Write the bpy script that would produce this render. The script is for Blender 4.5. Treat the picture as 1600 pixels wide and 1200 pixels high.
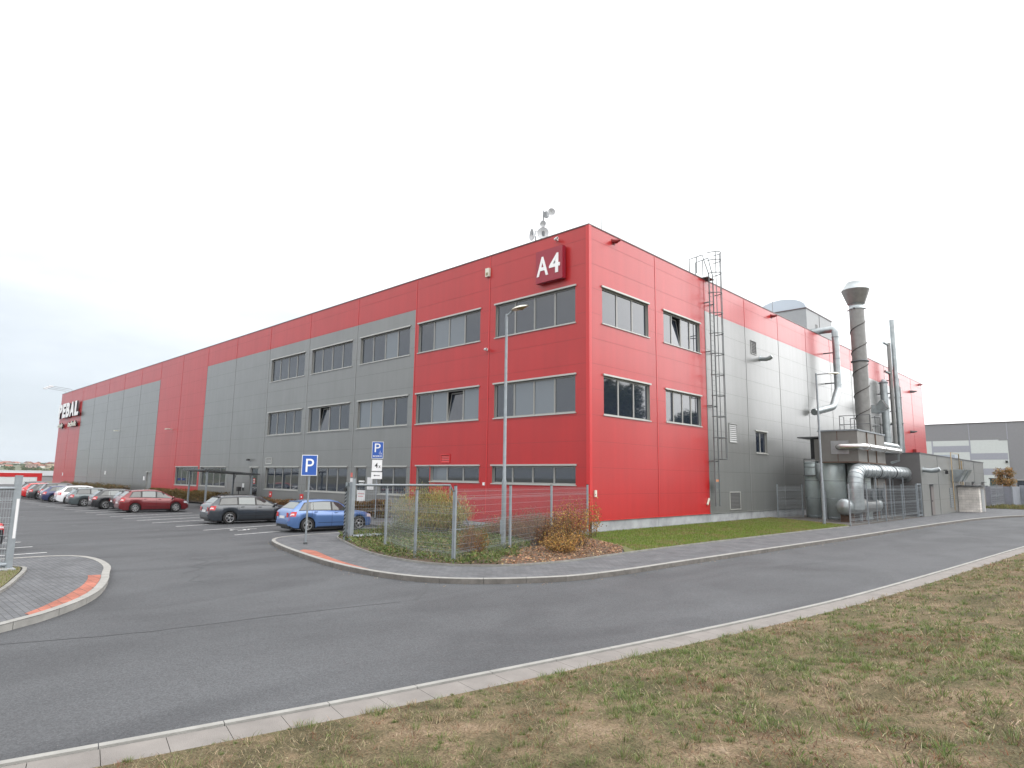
import bpy, bmesh, math, random
import numpy as np
from mathutils import Vector, Matrix
random.seed(7); rng = np.random.default_rng(7)
S = bpy.context.scene
for o in list(bpy.data.objects): bpy.data.objects.remove(o)
R = math.radians

# ------------------------------------------------------------------ camera, sky, sun, exposure
yaw, pit, rol, FPX = -0.7649, 0.1447, 0.0138, 1004.74
CAM = Vector((16.5138, -22.004, 2.2631))
Fv = Vector((math.cos(pit)*math.sin(yaw), math.cos(pit)*math.cos(yaw), math.sin(pit)))
R0 = Vector((math.cos(yaw), -math.sin(yaw), 0)); U0 = R0.cross(Fv)
Rv = R0*math.cos(rol)+U0*math.sin(rol); Uv = U0*math.cos(rol)-R0*math.sin(rol)
cd = bpy.data.cameras.new('camera'); co = bpy.data.objects.new('camera', cd); S.collection.objects.link(co)
cd.sensor_width = 36; cd.lens = FPX/1600*36; cd.clip_start = .1; cd.clip_end = 20000
M = Matrix((Rv, Uv, -Fv)).transposed().to_4x4(); M.translation = CAM; co.matrix_world = M
S.camera = co
S.view_settings.view_transform = 'Standard'; S.view_settings.look = 'None'
S.view_settings.exposure = 0.84; S.view_settings.gamma = 1
S.render.resolution_x, S.render.resolution_y = 1024, 768

SUN_EL, SUN_AZ = R(48), R(62)          # azimuth measured from +Y towards +X
w = bpy.data.worlds.new('World'); S.world = w; w.use_nodes = True
nt = w.node_tree; nt.nodes.clear(); N = nt.nodes; LK = nt.links
out = N.new('ShaderNodeOutputWorld'); bg = N.new('ShaderNodeBackground'); bg2 = N.new('ShaderNodeBackground'); mixs = N.new('ShaderNodeMixShader')
sky = N.new('ShaderNodeTexSky'); sky.sky_type = 'NISHITA'; sky.sun_disc = False
sky.sun_elevation = SUN_EL; sky.sun_rotation = SUN_AZ
bg.inputs[1].default_value = 0.11; LK.new(sky.outputs[0], bg.inputs[0])
tc = N.new('ShaderNodeTexCoord'); sep = N.new('ShaderNodeSeparateXYZ'); LK.new(tc.outputs['Generated'], sep.inputs[0])
nz = N.new('ShaderNodeTexNoise'); nz.inputs['Scale'].default_value = 2.2; nz.inputs['Detail'].default_value = 6; nz.inputs['Roughness'].default_value = .55
mp = N.new('ShaderNodeMapping'); mp.inputs['Scale'].default_value = (1, 1, 4.5); LK.new(tc.outputs['Generated'], mp.inputs[0]); LK.new(mp.outputs[0], nz.inputs[0])
# cloud deck brightness: dimmer at the horizon on the west side, brighter overhead and to the east
mr = N.new('ShaderNodeMapRange'); LK.new(sep.outputs[2], mr.inputs[0]); mr.inputs[1].default_value = 0; mr.inputs[2].default_value = .75; mr.inputs[3].default_value = .66; mr.inputs[4].default_value = 1.42
mx = N.new('ShaderNodeMapRange'); LK.new(sep.outputs[0], mx.inputs[0]); mx.inputs[1].default_value = -.95; mx.inputs[2].default_value = .3; mx.inputs[3].default_value = -.27; mx.inputs[4].default_value = .22
ad = N.new('ShaderNodeMath'); ad.operation = 'ADD'; LK.new(mr.outputs[0], ad.inputs[0]); LK.new(mx.outputs[0], ad.inputs[1])
nm = N.new('ShaderNodeMapRange'); LK.new(nz.outputs[0], nm.inputs[0]); nm.inputs[1].default_value = .3; nm.inputs[2].default_value = .7; nm.inputs[3].default_value = .88; nm.inputs[4].default_value = 1.14
gd = N.new('ShaderNodeVectorMath'); gd.operation = 'DOT_PRODUCT'; LK.new(tc.outputs['Generated'], gd.inputs[0]); gd.inputs[1].default_value = Vector((math.sin(R(20)), math.cos(R(20)), .20)).normalized()
gm = N.new('ShaderNodeMath'); gm.operation = 'MAXIMUM'; LK.new(gd.outputs['Value'], gm.inputs[0]); gm.inputs[1].default_value = 0
gp = N.new('ShaderNodeMath'); gp.operation = 'POWER'; LK.new(gm.outputs[0], gp.inputs[0]); gp.inputs[1].default_value = 13
ga = N.new('ShaderNodeMath'); ga.operation = 'MULTIPLY_ADD'; LK.new(gp.outputs[0], ga.inputs[0]); ga.inputs[1].default_value = 1.5; LK.new(ad.outputs[0], ga.inputs[2]); ad = ga   # sun behind thin cloud
mu = N.new('ShaderNodeMath'); mu.operation = 'MULTIPLY'; LK.new(ad.outputs[0], mu.inputs[0]); LK.new(nm.outputs[0], mu.inputs[1])
cr = N.new('ShaderNodeValToRGB'); LK.new(mu.outputs[0], cr.inputs[0])
cr.color_ramp.elements[0].position = .35; cr.color_ramp.elements[0].color = (.80, .90, 1.0, 1)
cr.color_ramp.elements[1].position = .85; cr.color_ramp.elements[1].color = (1, 1, 1, 1)
LK.new(cr.outputs[0], bg2.inputs[0]); LK.new(mu.outputs[0], bg2.inputs[1])
mixs.inputs[0].default_value = .93
LK.new(bg.outputs[0], mixs.inputs[1]); LK.new(bg2.outputs[0], mixs.inputs[2]); LK.new(mixs.outputs[0], out.inputs[0])
sl = bpy.data.lights.new('sun', 'SUN'); sl.energy = .75; sl.angle = R(55); sl.color = (1, .97, .92)
so = bpy.data.objects.new('sun', sl); S.collection.objects.link(so)
sd = Vector((math.cos(SUN_EL)*math.sin(SUN_AZ), math.cos(SUN_EL)*math.cos(SUN_AZ), math.sin(SUN_EL)))
so.rotation_euler = sd.to_track_quat('Z', 'Y').to_euler()

# ------------------------------------------------------------------ materials
MATS = {}
def mat(name, col, rough=.6, metal=0, spec=.5, var=.0, vscale=3, bump=0, bscale=40, col2=None, coat=0, ribs=None, speck=None, coatr=.04, streak=0):
    if name in MATS: return MATS[name]
    m = bpy.data.materials.new(name); m.use_nodes = True; t = m.node_tree; b = t.nodes['Principled BSDF']; MATS[name] = m
    b.inputs['Base Color'].default_value = (*col, 1); b.inputs['Roughness'].default_value = rough
    b.inputs['Metallic'].default_value = metal; b.inputs['Specular IOR Level'].default_value = spec
    if coat: b.inputs['Coat Weight'].default_value = coat; b.inputs['Coat Roughness'].default_value = coatr
    tc = t.nodes.new('ShaderNodeTexCoord'); last = None
    if var or col2:
        n = t.nodes.new('ShaderNodeTexNoise'); n.inputs['Scale'].default_value = vscale; n.inputs['Detail'].default_value = 7; n.inputs['Roughness'].default_value = .6
        t.links.new(tc.outputs['Object'], n.inputs[0])
        r = t.nodes.new('ShaderNodeValToRGB'); t.links.new(n.outputs[0], r.inputs[0])
        c2 = col2 if col2 else tuple(c*(1-var) for c in col); c1 = col if col2 else tuple(min(1, c*(1+var)) for c in col)
        r.color_ramp.elements[0].position = .33; r.color_ramp.elements[0].color = (*c2, 1)
        r.color_ramp.elements[1].position = .67; r.color_ramp.elements[1].color = (*c1, 1)
        last = r.outputs[0]
    if streak:     # faint vertical rain streaks and grime
        mpx = t.nodes.new('ShaderNodeMapping'); mpx.inputs['Scale'].default_value = (2.6,2.6,.10); t.links.new(tc.outputs['Object'], mpx.inputs[0]); ns = t.nodes.new('ShaderNodeTexNoise'); ns.inputs['Scale'].default_value = 1.0; ns.inputs['Detail'].default_value = 6; t.links.new(mpx.outputs[0], ns.inputs[0])
        ms = t.nodes.new('ShaderNodeMapRange'); ms.inputs[1].default_value = .3; ms.inputs[2].default_value = .65; ms.inputs[3].default_value = 1-streak; ms.inputs[4].default_value = 1.03; t.links.new(ns.outputs[0], ms.inputs[0])
        v2 = t.nodes.new('ShaderNodeVectorMath'); v2.operation = 'SCALE'; t.links.new(last, v2.inputs[0]); t.links.new(ms.outputs[0], v2.inputs['Scale']); last = v2.outputs[0]
        mr_ = t.nodes.new('ShaderNodeMapRange'); mr_.inputs[1].default_value = .3; mr_.inputs[2].default_value = .7; mr_.inputs[3].default_value = rough+.02; mr_.inputs[4].default_value = rough-.01; t.links.new(ns.outputs[0], mr_.inputs[0]); t.links.new(mr_.outputs[0], b.inputs['Roughness'])
    if speck:      # (scale, strength, colour) small stones
        v = t.nodes.new('ShaderNodeTexVoronoi'); v.inputs['Scale'].default_value = speck[0]; t.links.new(tc.outputs['Object'], v.inputs[0])
        mr = t.nodes.new('ShaderNodeMapRange'); mr.inputs[1].default_value = 0; mr.inputs[2].default_value = 1; mr.inputs[3].default_value = 1-speck[1]; mr.inputs[4].default_value = 1+speck[1]
        sp = t.nodes.new('ShaderNodeSeparateColor'); t.links.new(v.outputs['Color'], sp.inputs[0]); t.links.new(sp.outputs[0], mr.inputs[0])
        mm = t.nodes.new('ShaderNodeVectorMath'); mm.operation = 'SCALE'
        if last: t.links.new(last, mm.inputs[0])
        else: mm.inputs[0].default_value = col
        t.links.new(mr.outputs[0], mm.inputs['Scale']); last = mm.outputs[0]
    if last: t.links.new(last, b.inputs['Base Color'])
    if bump or ribs:
        bp = t.nodes.new('ShaderNodeBump'); bp.inputs['Strength'].default_value = bump or .3; bp.inputs['Distance'].default_value = .02
        if ribs:
            wv = t.nodes.new('ShaderNodeTexWave'); wv.bands_direction = ribs[0]; wv.inputs['Scale'].default_value = ribs[1]; t.links.new(tc.outputs['Object'], wv.inputs[0]); t.links.new(wv.outputs['Fac'], bp.inputs['Height'])
        else:
            n2 = t.nodes.new('ShaderNodeTexNoise'); n2.inputs['Scale'].default_value = bscale; n2.inputs['Detail'].default_value = 4; t.links.new(tc.outputs['Object'], n2.inputs[0]); t.links.new(n2.outputs[0], bp.inputs['Height'])
        t.links.new(bp.outputs[0], b.inputs['Normal'])
    return m
RED = mat('red_panel', (.39, .007, .008), .38, 0, .5, streak=.06, var=.05, vscale=.5, bump=.05, bscale=1.1, coat=.33, coatr=.2)
REDT = mat('red_trim', (.50, .016, .018), .3, 0, .6)
GRY = mat('grey_panel', (.170, .174, .170), .36, .25, .7, streak=.04, var=.05, vscale=.5, bump=.05, bscale=1.1, coat=.45, coatr=.2)
GRYT = mat('grey_trim', (.24, .245, .24), .35, .2, .5)
PATCH = mat('pale_grey_panel', (.235, .24, .235), .35, .25, .6, var=.04)
JNT = mat('joint_rubber', (.05, .04, .04), .7)
JRED = mat('joint_red', (.20, .012, .012), .6)
JGRY = mat('joint_grey', (.085, .085, .085), .6)
COP = mat('coping_metal', (.10, .075, .075), .4, .3)
CONC = mat('plinth_concrete', (.30, .31, .325), .8, var=.22, vscale=1.4, bump=.2, bscale=25)
FRAME = mat('window_frame_metal', (.27, .27, .255), .4, .2)
SILL = mat('sill_metal', (.42, .42, .40), .4, .3)
REVEAL = mat('reveal_metal', (.07, .07, .068), .5)
GLASS = mat('window_glass', (.016, .022, .034), .03, 0, 1.0)
GLASS.node_tree.nodes['Principled BSDF'].inputs['IOR'].default_value = 1.55
GLASSB = mat('blind_behind_glass', (.12, .14, .16), .03, 0, 1.0)
GALV = mat('galvanised_steel', (.34, .37, .38), .36, .75, var=.16, vscale=2.5)
GALVP = mat('galvanised_post', (.24, .265, .285), .5, .4, var=.12, vscale=6)
STAIN = mat('stainless_pipe', (.55, .54, .53), .25, .9, var=.05)
DUCTD = mat('dark_clad_duct', (.20, .198, .192), .42, .4, var=.12, vscale=3)
BOXM = mat('filter_house_sheet', (.17, .165, .155), .5, .3, var=.1, vscale=1.2)
RUST = mat('rusty_seam', (.10, .06, .04), .8)
DARK = mat('dark_void', (.012, .012, .013), .7)
WHITE = mat('white_paint', (.8, .8, .8), .5, var=.04)
OFFW = mat('lamp_housing', (.62, .61, .52), .4)
AMB = mat('lamp_glass', (.25, .20, .10), .2)
BLUE = mat('sign_blue', (.02, .09, .38), .35)
BLACK = mat('black_plastic', (.015, .015, .016), .5)
ROOF = mat('roof_membrane', (.4, .41, .42), .8)
ORG = mat('yellow_gas_pipe', (.30, .22, .12), .5)
REDP = mat('red_sign', (.55, .02, .02), .4)

# ------------------------------------------------------------------ mesh helpers
COL = S.collection
class MB:
    def __init__(s): s.v = []; s.f = []; s.m = []; s.sm = []; s.mats = []
    def mi(s, m):
        if m not in s.mats: s.mats.append(m)
        return s.mats.index(m)
    def add(s, vs, fs, m, smooth=False):
        o = len(s.v); k = s.mi(m); s.v += [tuple(v) for v in vs]
        for f in fs: s.f.append(tuple(o+i for i in f)); s.m.append(k); s.sm.append(smooth)
    def box(s, x0, x1, y0, y1, z0, z1, m, M=None):
        v = [(x0,y0,z0),(x1,y0,z0),(x1,y1,z0),(x0,y1,z0),(x0,y0,z1),(x1,y0,z1),(x1,y1,z1),(x0,y1,z1)]
        if M: v = [M @ Vector(p) for p in v]
        s.add(v, [(0,3,2,1),(4,5,6,7),(0,1,5,4),(1,2,6,5),(2,3,7,6),(3,0,4,7)], m)
    def quad(s, a, b, c, d, m): s.add([a,b,c,d], [(0,1,2,3)], m)
    def tube(s, pts, r, m, n=10, caps=True, smooth=True):
        pts = [Vector(p) for p in pts]; rs = r if isinstance(r, (list, tuple)) else [r]*len(pts); vs = []
        up = None
        for i, p in enumerate(pts):
            d = (pts[min(i+1, len(pts)-1)]-pts[max(i-1, 0)]).normalized()
            if up is None: up = Vector((0,0,1)) if abs(d.z) < .9 else Vector((1,0,0))
            a = d.cross(up)
            if a.length < 1e-4: a = d.cross(Vector((0,1,0)))
            a.normalize(); b = a.cross(d).normalized(); up = b
            for k in range(n):
                t = 2*math.pi*k/n; vs.append(p+(a*math.cos(t)+b*math.sin(t))*rs[i])
        fs = []
        for i in range(len(pts)-1):
            for k in range(n):
                k2 = (k+1) % n; fs.append((i*n+k, i*n+k2, (i+1)*n+k2, (i+1)*n+k))
        s.add(vs, fs, m, smooth)
        if caps:
            o = (len(pts)-1)*n; s.add(vs[:n], [tuple(range(n))[::-1]], m); s.add(vs[o:], [tuple(range(n))], m)
    def cyl(s, x, y, z0, z1, r, m, n=16, r2=None): s.tube([(x,y,z0),(x,y,z1)], [r, r if r2 is None else r2], m, n)
    def lathe(s, prof, m, M, n=20, smooth=True):
        vs = []
        for r, z in prof:
            for k in range(n): t = 2*math.pi*k/n; vs.append(M @ Vector((r*math.cos(t), r*math.sin(t), z)))
        fs = [(i*n+k, i*n+(k+1)%n, (i+1)*n+(k+1)%n, (i+1)*n+k) for i in range(len(prof)-1) for k in range(n)]
        s.add(vs, fs, m, smooth)
    def poly(s, pts, z0, z1, m, side=None):
        from mathutils.geometry import tessellate_polygon
        n = len(pts); tri = tessellate_polygon([[Vector((p[0], p[1], 0)) for p in pts]])
        A = sum(pts[i][0]*pts[(i+1)%n][1]-pts[(i+1)%n][0]*pts[i][1] for i in range(n))
        fs = []
        for t in tri:
            a, b, c = [pts[i] for i in t]
            cr = (b[0]-a[0])*(c[1]-a[1])-(b[1]-a[1])*(c[0]-a[0]); fs.append(tuple(t) if cr > 0 else tuple(t[::-1]))
        s.add([(p[0], p[1], z1) for p in pts], fs, m)
        if z0 is not None:
            vs = [(p[0], p[1], z0) for p in pts]+[(p[0], p[1], z1) for p in pts]
            s.add(vs, [((i, (i+1)%n, n+(i+1)%n, n+i) if A > 0 else (i, n+i, n+(i+1)%n, (i+1)%n)) for i in range(n)], side or m)
    def build(s, name, parent=None):
        me = bpy.data.meshes.new(name); me.from_pydata(s.v, [], s.f)
        for m in s.mats: me.materials.append(m)
        me.polygons.foreach_set('material_index', s.m); me.polygons.foreach_set('use_smooth', s.sm); me.update()
        o = bpy.data.objects.new(name, me); COL.objects.link(o)
        if parent: o.parent = parent
        return o
def tag(o, label=None, cat=None, group=None, kind=None):
    if label: o['label'] = label
    if cat: o['category'] = cat
    if group: o['group'] = group
    if kind: o['kind'] = kind
    return o
def thing(name, label, cat, loc=(0,0,0), rz=0, group=None):
    o = bpy.data.objects.new(name, None); COL.objects.link(o); o.empty_display_size = .3
    o.location = loc; o.rotation_euler = (0,0,rz); return tag(o, label, cat, group)
def copy_tree(o, parent=None):
    c = o.copy(); COL.objects.link(c)
    if parent: c.parent = parent
    for ch in list(o.children): copy_tree(ch, c)
    return c
def text_obj(name, s, x0, x1, z0, z1, y, depth, m, parent=None, bold=.0, shear=0, flat_x=None):
    """text filling the box x0..x1, z0..z1 on a plane facing -Y whose front is at y"""
    cu = bpy.data.curves.new(name, 'FONT'); cu.body = s; cu.offset = bold; cu.extrude = .5; cu.shear = shear; cu.resolution_u = 4
    t = bpy.data.objects.new(name, cu); COL.objects.link(t); bpy.context.view_layer.update()
    me = bpy.data.meshes.new_from_object(t.evaluated_get(bpy.context.evaluated_depsgraph_get())); bpy.data.objects.remove(t)
    n = len(me.vertices); a = np.empty(n*3, 'f'); me.vertices.foreach_get('co', a); a = a.reshape(-1, 3)
    mn, mxx = a.min(0), a.max(0); b = a.copy()
    b[:,0] = x0+(a[:,0]-mn[0])/(mxx[0]-mn[0])*(x1-x0); b[:,2] = z0+(a[:,1]-mn[1])/(mxx[1]-mn[1])*(z1-z0)
    b[:,1] = y+(1-(a[:,2]-mn[2])/max(1e-6, mxx[2]-mn[2]))*depth
    me.vertices.foreach_set('co', b.ravel()); me.materials.clear(); me.materials.append(m); me.update(); me.name = name
    o = bpy.data.objects.new(name, me); COL.objects.link(o)
    if parent: o.parent = parent
    return o
def smooth_path(pts, step=.25):
    """Catmull-Rom resampling of a 2-D polyline"""
    P = [np.array(p, float) for p in pts]; P = [2*P[0]-P[1]]+P+[2*P[-1]-P[-2]]; outp = []
    for i in range(1, len(P)-2):
        n = max(2, int(np.linalg.norm(P[i+1]-P[i])/step))
        for k in range(n):
            t = k/n; a, b, c, d = P[i-1], P[i], P[i+1], P[i+2]
            outp.append(.5*((2*b)+(-a+c)*t+(2*a-5*b+4*c-d)*t*t+(-a+3*b-3*c+d)*t**3))
    outp.append(P[-2]); return [tuple(p) for p in outp]
def offset(path, d):
    """offset to the right of travel by d"""
    P = np.array(path); T = np.gradient(P, axis=0); T /= np.linalg.norm(T, axis=1)[:,None]
    return [tuple(p) for p in P+np.stack([T[:,1], -T[:,0]], 1)*d]
def arclen(path):
    P = np.array(path); return np.concatenate([[0], np.cumsum(np.linalg.norm(np.diff(P, axis=0), axis=1))])
def at_s(path, L, s):
    P = np.array(path); return np.array([np.interp(s, L, P[:,0]), np.interp(s, L, P[:,1])])
def kerb(name, path, width, z0, z1, m, stone=1.0, gap=.012, zf=None, face=None):
    """row of kerb stones: path is the left (road) edge, stones lie to the right"""
    A = path; B = offset(path, width); L = arclen(A); n = int(L[-1]/stone); b = MB()
    for i in range(n):
        s0, s1 = i*stone+gap/2, (i+1)*stone-gap/2; k = 3
        ss = np.linspace(s0, s1, k); pa = [at_s(A, L, s) for s in ss]; pb = [at_s(B, L, s) for s in ss]
        zz = (zf(pa[1]) if zf else z1)
        vs = [(p[0],p[1],z0) for p in pa]+[(p[0],p[1],zz-.012) for p in pa]+[(*(p+(q-p)*.012/width),zz) for p,q in zip(pa,pb)]+[(p[0],p[1],zz) for p in pb]+[(p[0],p[1],z0) for p in pb]
        fs = []
        for r in range(4):
            for j in range(k-1): fs.append((r*k+j, r*k+j+1, (r+1)*k+j+1, (r+1)*k+j))
        fs += [(0,k,2*k,3*k,4*k), tuple(x+k-1 for x in (4*k,3*k,2*k,k,0))]
        b.add(vs, fs, m)
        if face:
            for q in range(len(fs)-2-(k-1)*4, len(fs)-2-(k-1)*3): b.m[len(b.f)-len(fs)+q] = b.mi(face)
    o = b.build(name); tag(o, kind='structure'); return o
#@@GROUND
# ------------------------------------------------------------------ ground, road, pavements
def asphalt_mat():
    m = mat('asphalt', (.076, .079, .085), .82, 0, .35, col2=(.064, .066, .071), vscale=.35, bump=.35, bscale=130, speck=(60, .24))
    t = m.node_tree; b = t.nodes['Principled BSDF']; base = b.inputs['Base Color'].links[0].from_socket
    tc = t.nodes.new('ShaderNodeTexCoord')
    # sparse pale stones and dark repairs / worn patches
    v = t.nodes.new('ShaderNodeTexVoronoi'); v.inputs['Scale'].default_value = 19; t.links.new(tc.outputs['Object'], v.inputs[0])
    r = t.nodes.new('ShaderNodeValToRGB'); r.color_ramp.elements[0].position = .045; r.color_ramp.elements[0].color = (1,1,1,1); r.color_ramp.elements[1].position = .085; r.color_ramp.elements[1].color = (0,0,0,1)
    t.links.new(v.outputs['Distance'], r.inputs[0])
    sc = t.nodes.new('ShaderNodeSeparateColor'); t.links.new(v.outputs['Color'], sc.inputs[0])
    gt = t.nodes.new('ShaderNodeMath'); gt.operation = 'GREATER_THAN'; gt.inputs[1].default_value = .80; t.links.new(sc.outputs[1], gt.inputs[0])
    mm = t.nodes.new('ShaderNodeMath'); mm.operation = 'MULTIPLY'; t.links.new(r.outputs[0], mm.inputs[0]); t.links.new(gt.outputs[0], mm.inputs[1])
    mx = t.nodes.new('ShaderNodeMix'); mx.data_type = 'RGBA'; t.links.new(mm.outputs[0], mx.inputs[0]); t.links.new(base, mx.inputs[6]); mx.inputs[7].default_value = (.30, .28, .26, 1)
    n = t.nodes.new('ShaderNodeTexNoise'); n.inputs['Scale'].default_value = .22; n.inputs['Detail'].default_value = 8; n.inputs['Distortion'].default_value = 1.2
    mp = t.nodes.new('ShaderNodeMapping'); mp.inputs['Scale'].default_value = (2.2, .8, 1); t.links.new(tc.outputs['Object'], mp.inputs[0]); t.links.new(mp.outputs[0], n.inputs[0])
    r2 = t.nodes.new('ShaderNodeValToRGB'); r2.color_ramp.elements[0].position = .36; r2.color_ramp.elements[0].color = (.80,.80,.80,1); r2.color_ramp.elements[1].position = .60; r2.color_ramp.elements[1].color = (1.07,1.07,1.06,1)
    t.links.new(n.outputs[0], r2.inputs[0])
    m2 = t.nodes.new('ShaderNodeMix'); m2.data_type = 'RGBA'; m2.blend_type = 'MULTIPLY'; m2.inputs[0].default_value = 1
    t.links.new(mx.outputs[2], m2.inputs[6]); t.links.new(r2.outputs[0], m2.inputs[7]); t.links.new(m2.outputs[2], b.inputs['Base Color'])
    return m
ASPH = asphalt_mat()
def paver_mat(name, c1, c2, mortar, sx=.2, sy=.1, rot=0):
    m = bpy.data.materials.new(name); m.use_nodes = True; t = m.node_tree; b = t.nodes['Principled BSDF']; b.inputs['Roughness'].default_value = .85
    tc = t.nodes.new('ShaderNodeTexCoord'); mp = t.nodes.new('ShaderNodeMapping'); mp.inputs['Rotation'].default_value = (0,0,rot); t.links.new(tc.outputs['Object'], mp.inputs[0])
    br = t.nodes.new('ShaderNodeTexBrick'); t.links.new(mp.outputs[0], br.inputs[0]); br.inputs['Scale'].default_value = 1
    br.inputs['Brick Width'].default_value = sx; br.inputs['Row Height'].default_value = sy; br.inputs['Mortar Size'].default_value = .006; br.inputs['Mortar Smooth'].default_value = .3
    br.inputs['Color1'].default_value = (*c1,1); br.inputs['Color2'].default_value = (*c2,1); br.inputs['Mortar'].default_value = (*mortar,1)
    n = t.nodes.new('ShaderNodeTexNoise'); n.inputs['Scale'].default_value = 1.6; n.inputs['Detail'].default_value = 8; t.links.new(tc.outputs['Object'], n.inputs[0])
    mr = t.nodes.new('ShaderNodeMapRange'); t.links.new(n.outputs[0], mr.inputs[0]); mr.inputs[1].default_value = .3; mr.inputs[2].default_value = .7; mr.inputs[3].default_value = .78; mr.inputs[4].default_value = 1.22
    vm = t.nodes.new('ShaderNodeVectorMath'); vm.operation = 'SCALE'; t.links.new(br.outputs['Color'], vm.inputs[0]); t.links.new(mr.outputs[0], vm.inputs['Scale']); t.links.new(vm.outputs[0], b.inputs['Base Color'])
    bp = t.nodes.new('ShaderNodeBump'); bp.inputs['Strength'].default_value = .5; bp.inputs['Distance'].default_value = .01; bp.invert = True; t.links.new(br.outputs['Fac'], bp.inputs['Height']); t.links.new(bp.outputs[0], b.inputs['Normal'])
    return m
PAVE = paver_mat('grey_pavers', (.105,.108,.115), (.080,.083,.09), (.045,.045,.045))
TACT = paver_mat('orange_tactile_pavers', (.34,.115,.075), (.27,.085,.055), (.10,.06,.05), .2, .2)
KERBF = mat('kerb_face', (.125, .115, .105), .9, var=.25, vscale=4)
KERBM = mat('kerb_concrete', (.25, .245, .23), .85, var=.14, vscale=3, bump=.25, bscale=60)
KERBG = mat('kerb_concrete_grey', (.21, .205, .19), .85, var=.2, vscale=3, bump=.25, bscale=60)
SLABM = mat('gutter_slab_concrete', (.185, .170, .158), .9, var=.14, vscale=2.2, bump=.25, bscale=80)
FIELD = mat('field_ground', (.10, .105, .05), .95, col2=(.13, .11, .07), vscale=.01)
b = MB(); b.quad((-6000,-6000,-.165),(6000,-6000,-.165),(6000,6000,-.165),(-6000,6000,-.165), FIELD); tag(b.build('ground'), kind='structure')
b = MB(); b.quad((-150,-75,-.12),(60,-75,-.12),(60,69,-.12),(-150,69,-.12), ASPH); tag(b.build('road'), kind='structure')
# pavement round the corner of the building
OK = smooth_path([(-6.9,-4.2),(-6.75,-7.4),(-6.62,-9.4),(-6.25,-10.5),(-5.35,-11.2),(-3.6,-11.75),(-1.4,-12.25),(.6,-12.62),(2.3,-12.78),(3.6,-12.72),(4.5,-12.5),(5.17,-12.12),(5.68,-11.65),(6.12,-11.05),(6.48,-10.39),(6.82,-9.5),(7.02,-7.8),(7.13,-4.56),(7.42,2),(7.7,8),(7.95,15.9),(8.35,25),(9.0,33),(10.35,39.9),(13.5,47),(20,53),(40,60)])
inner = [(40,63),(20,56.5),(11,53.5),(5.5,53),(5.5,20),(-1,0.0),(-14,-.6),(-14,-4.2)]
def dropped(p):   # the kerb is lowered at the crossing
    d = min(1, max(0, (abs(p[0]+1.2)-2.6)/1.6)) if p[1] < -10.5 else 1
    return -.075+.075*d
ZP = -.004
b = MB(); b.poly(list(offset(OK, -.10))+inner, -.14, ZP, PAVE); tag(b.build('pavement'), kind='structure')
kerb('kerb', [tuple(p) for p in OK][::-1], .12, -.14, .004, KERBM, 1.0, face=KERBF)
# orange tactile strip by the dropped kerb
def strip(path, d0, d1, z, m, name):
    A, B = offset(path, d0), offset(path, d1); bb = MB(); n = len(A)
    bb.add([(p[0],p[1],z) for p in A]+[(p[0],p[1],z) for p in B], [(i, i+1, n+i+1, n+i) for i in range(n-1)], m)
    o = bb.build(name); tag(o, kind='structure'); return o
OKa = np.array(OK); i0 = int(np.argmin(np.hypot(OKa[:,0]+3.9, OKa[:,1]+11.65))); i1 = int(np.argmin(np.hypot(OKa[:,0]-2.7, OKa[:,1]+12.8)))
def tactile(path, a, c, d0, wid, t0, t1):
    A = np.array(offset(path, d0)); Bf = np.array(offset(path, d0+wid)); n = c-a; L_ = [A[i]+(Bf[i]-A[i])*max(.02, min(1, (i-a)/t0 if t0 else 1, (c-1-i)/t1 if t1 else 1)) for i in range(a, c)]
    bb = MB(); bb.add([(p[0],p[1],ZP+.005) for p in A[a:c]]+[(p[0],p[1],ZP+.005) for p in L_], [(i, i+1, n+i+1, n+i) for i in range(n-1)], TACT); tag(bb.build('tactile_strip'), kind='structure')
def tactile_poly(inner, outer):
    bb = MB(); bb.poly([tuple(p) for p in smooth_path(inner, .12)]+[tuple(p) for p in outer], None, ZP+.005, TACT); tag(bb.build('tactile_strip'), kind='structure')
tactile_poly([(-2.1,-11.75),(-1.55,-11.68),(-.98,-11.83),(.51,-12.25),(1.88,-12.52),(2.75,-12.62)], list(offset(OK, -.13))[i0+8:i1][::-1])
# left island
LI = smooth_path([(9.5,-27),(6.6,-23.2),(4.95,-20.95),(4.16,-20.03),(3.75,-19.5),(2.9,-18.78),(1.88,-18.2),(.47,-17.68),(-.5,-17.42),(-1.6,-17.1),(-2.9,-16.93),(-3.9,-16.95),(-4.55,-17.15),(-4.88,-17.6),(-4.95,-18.5),(-4.9,-24)])
b = MB(); b.poly(list(offset(LI, -.1))+[(-4.9,-40),(9.5,-40)], -.14, ZP, PAVE); tag(b.build('pavement'), kind='structure')
kerb('kerb', LI, -.14, -.14, .004, KERBM, 1.0)
LIa = np.array(LI); j0 = int(np.argmin(np.hypot(LIa[:,0]-3.75, LIa[:,1]+19.5))); j1 = int(np.argmin(np.hypot(LIa[:,0]+.45, LIa[:,1]+17.44)))
tactile_poly([(-.40,-17.85),(.18,-17.99),(.92,-18.24),(1.42,-18.46),(2.02,-18.75),(2.63,-19.09),(3.1,-19.37),(3.45,-19.62)], list(offset(LI, -.15))[j0:j1])
# small garden edging + turf on the left island
LG = smooth_path([(-3.2,-19.4),(-2.6,-18.75),(-2.2,-18.72),(-1.6,-18.85),(-.9,-19.05),(.36,-19.42),(1.2,-19.75),(2.2,-20.4),(3.4,-21.6)])
kerb('kerb', LG, -.07, -.05, .05, KERBG, .5, .006)
TURF = mat('turf_soil', (.12, .125, .04), .95, col2=(.10, .075, .045), vscale=9)
b = MB(); b.poly(list(offset(LG, .05))+[(3.4,-30),(-3.2,-30)], -.05, .035, TURF); tag(b.build('turf_base'), kind='structure')
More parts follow.
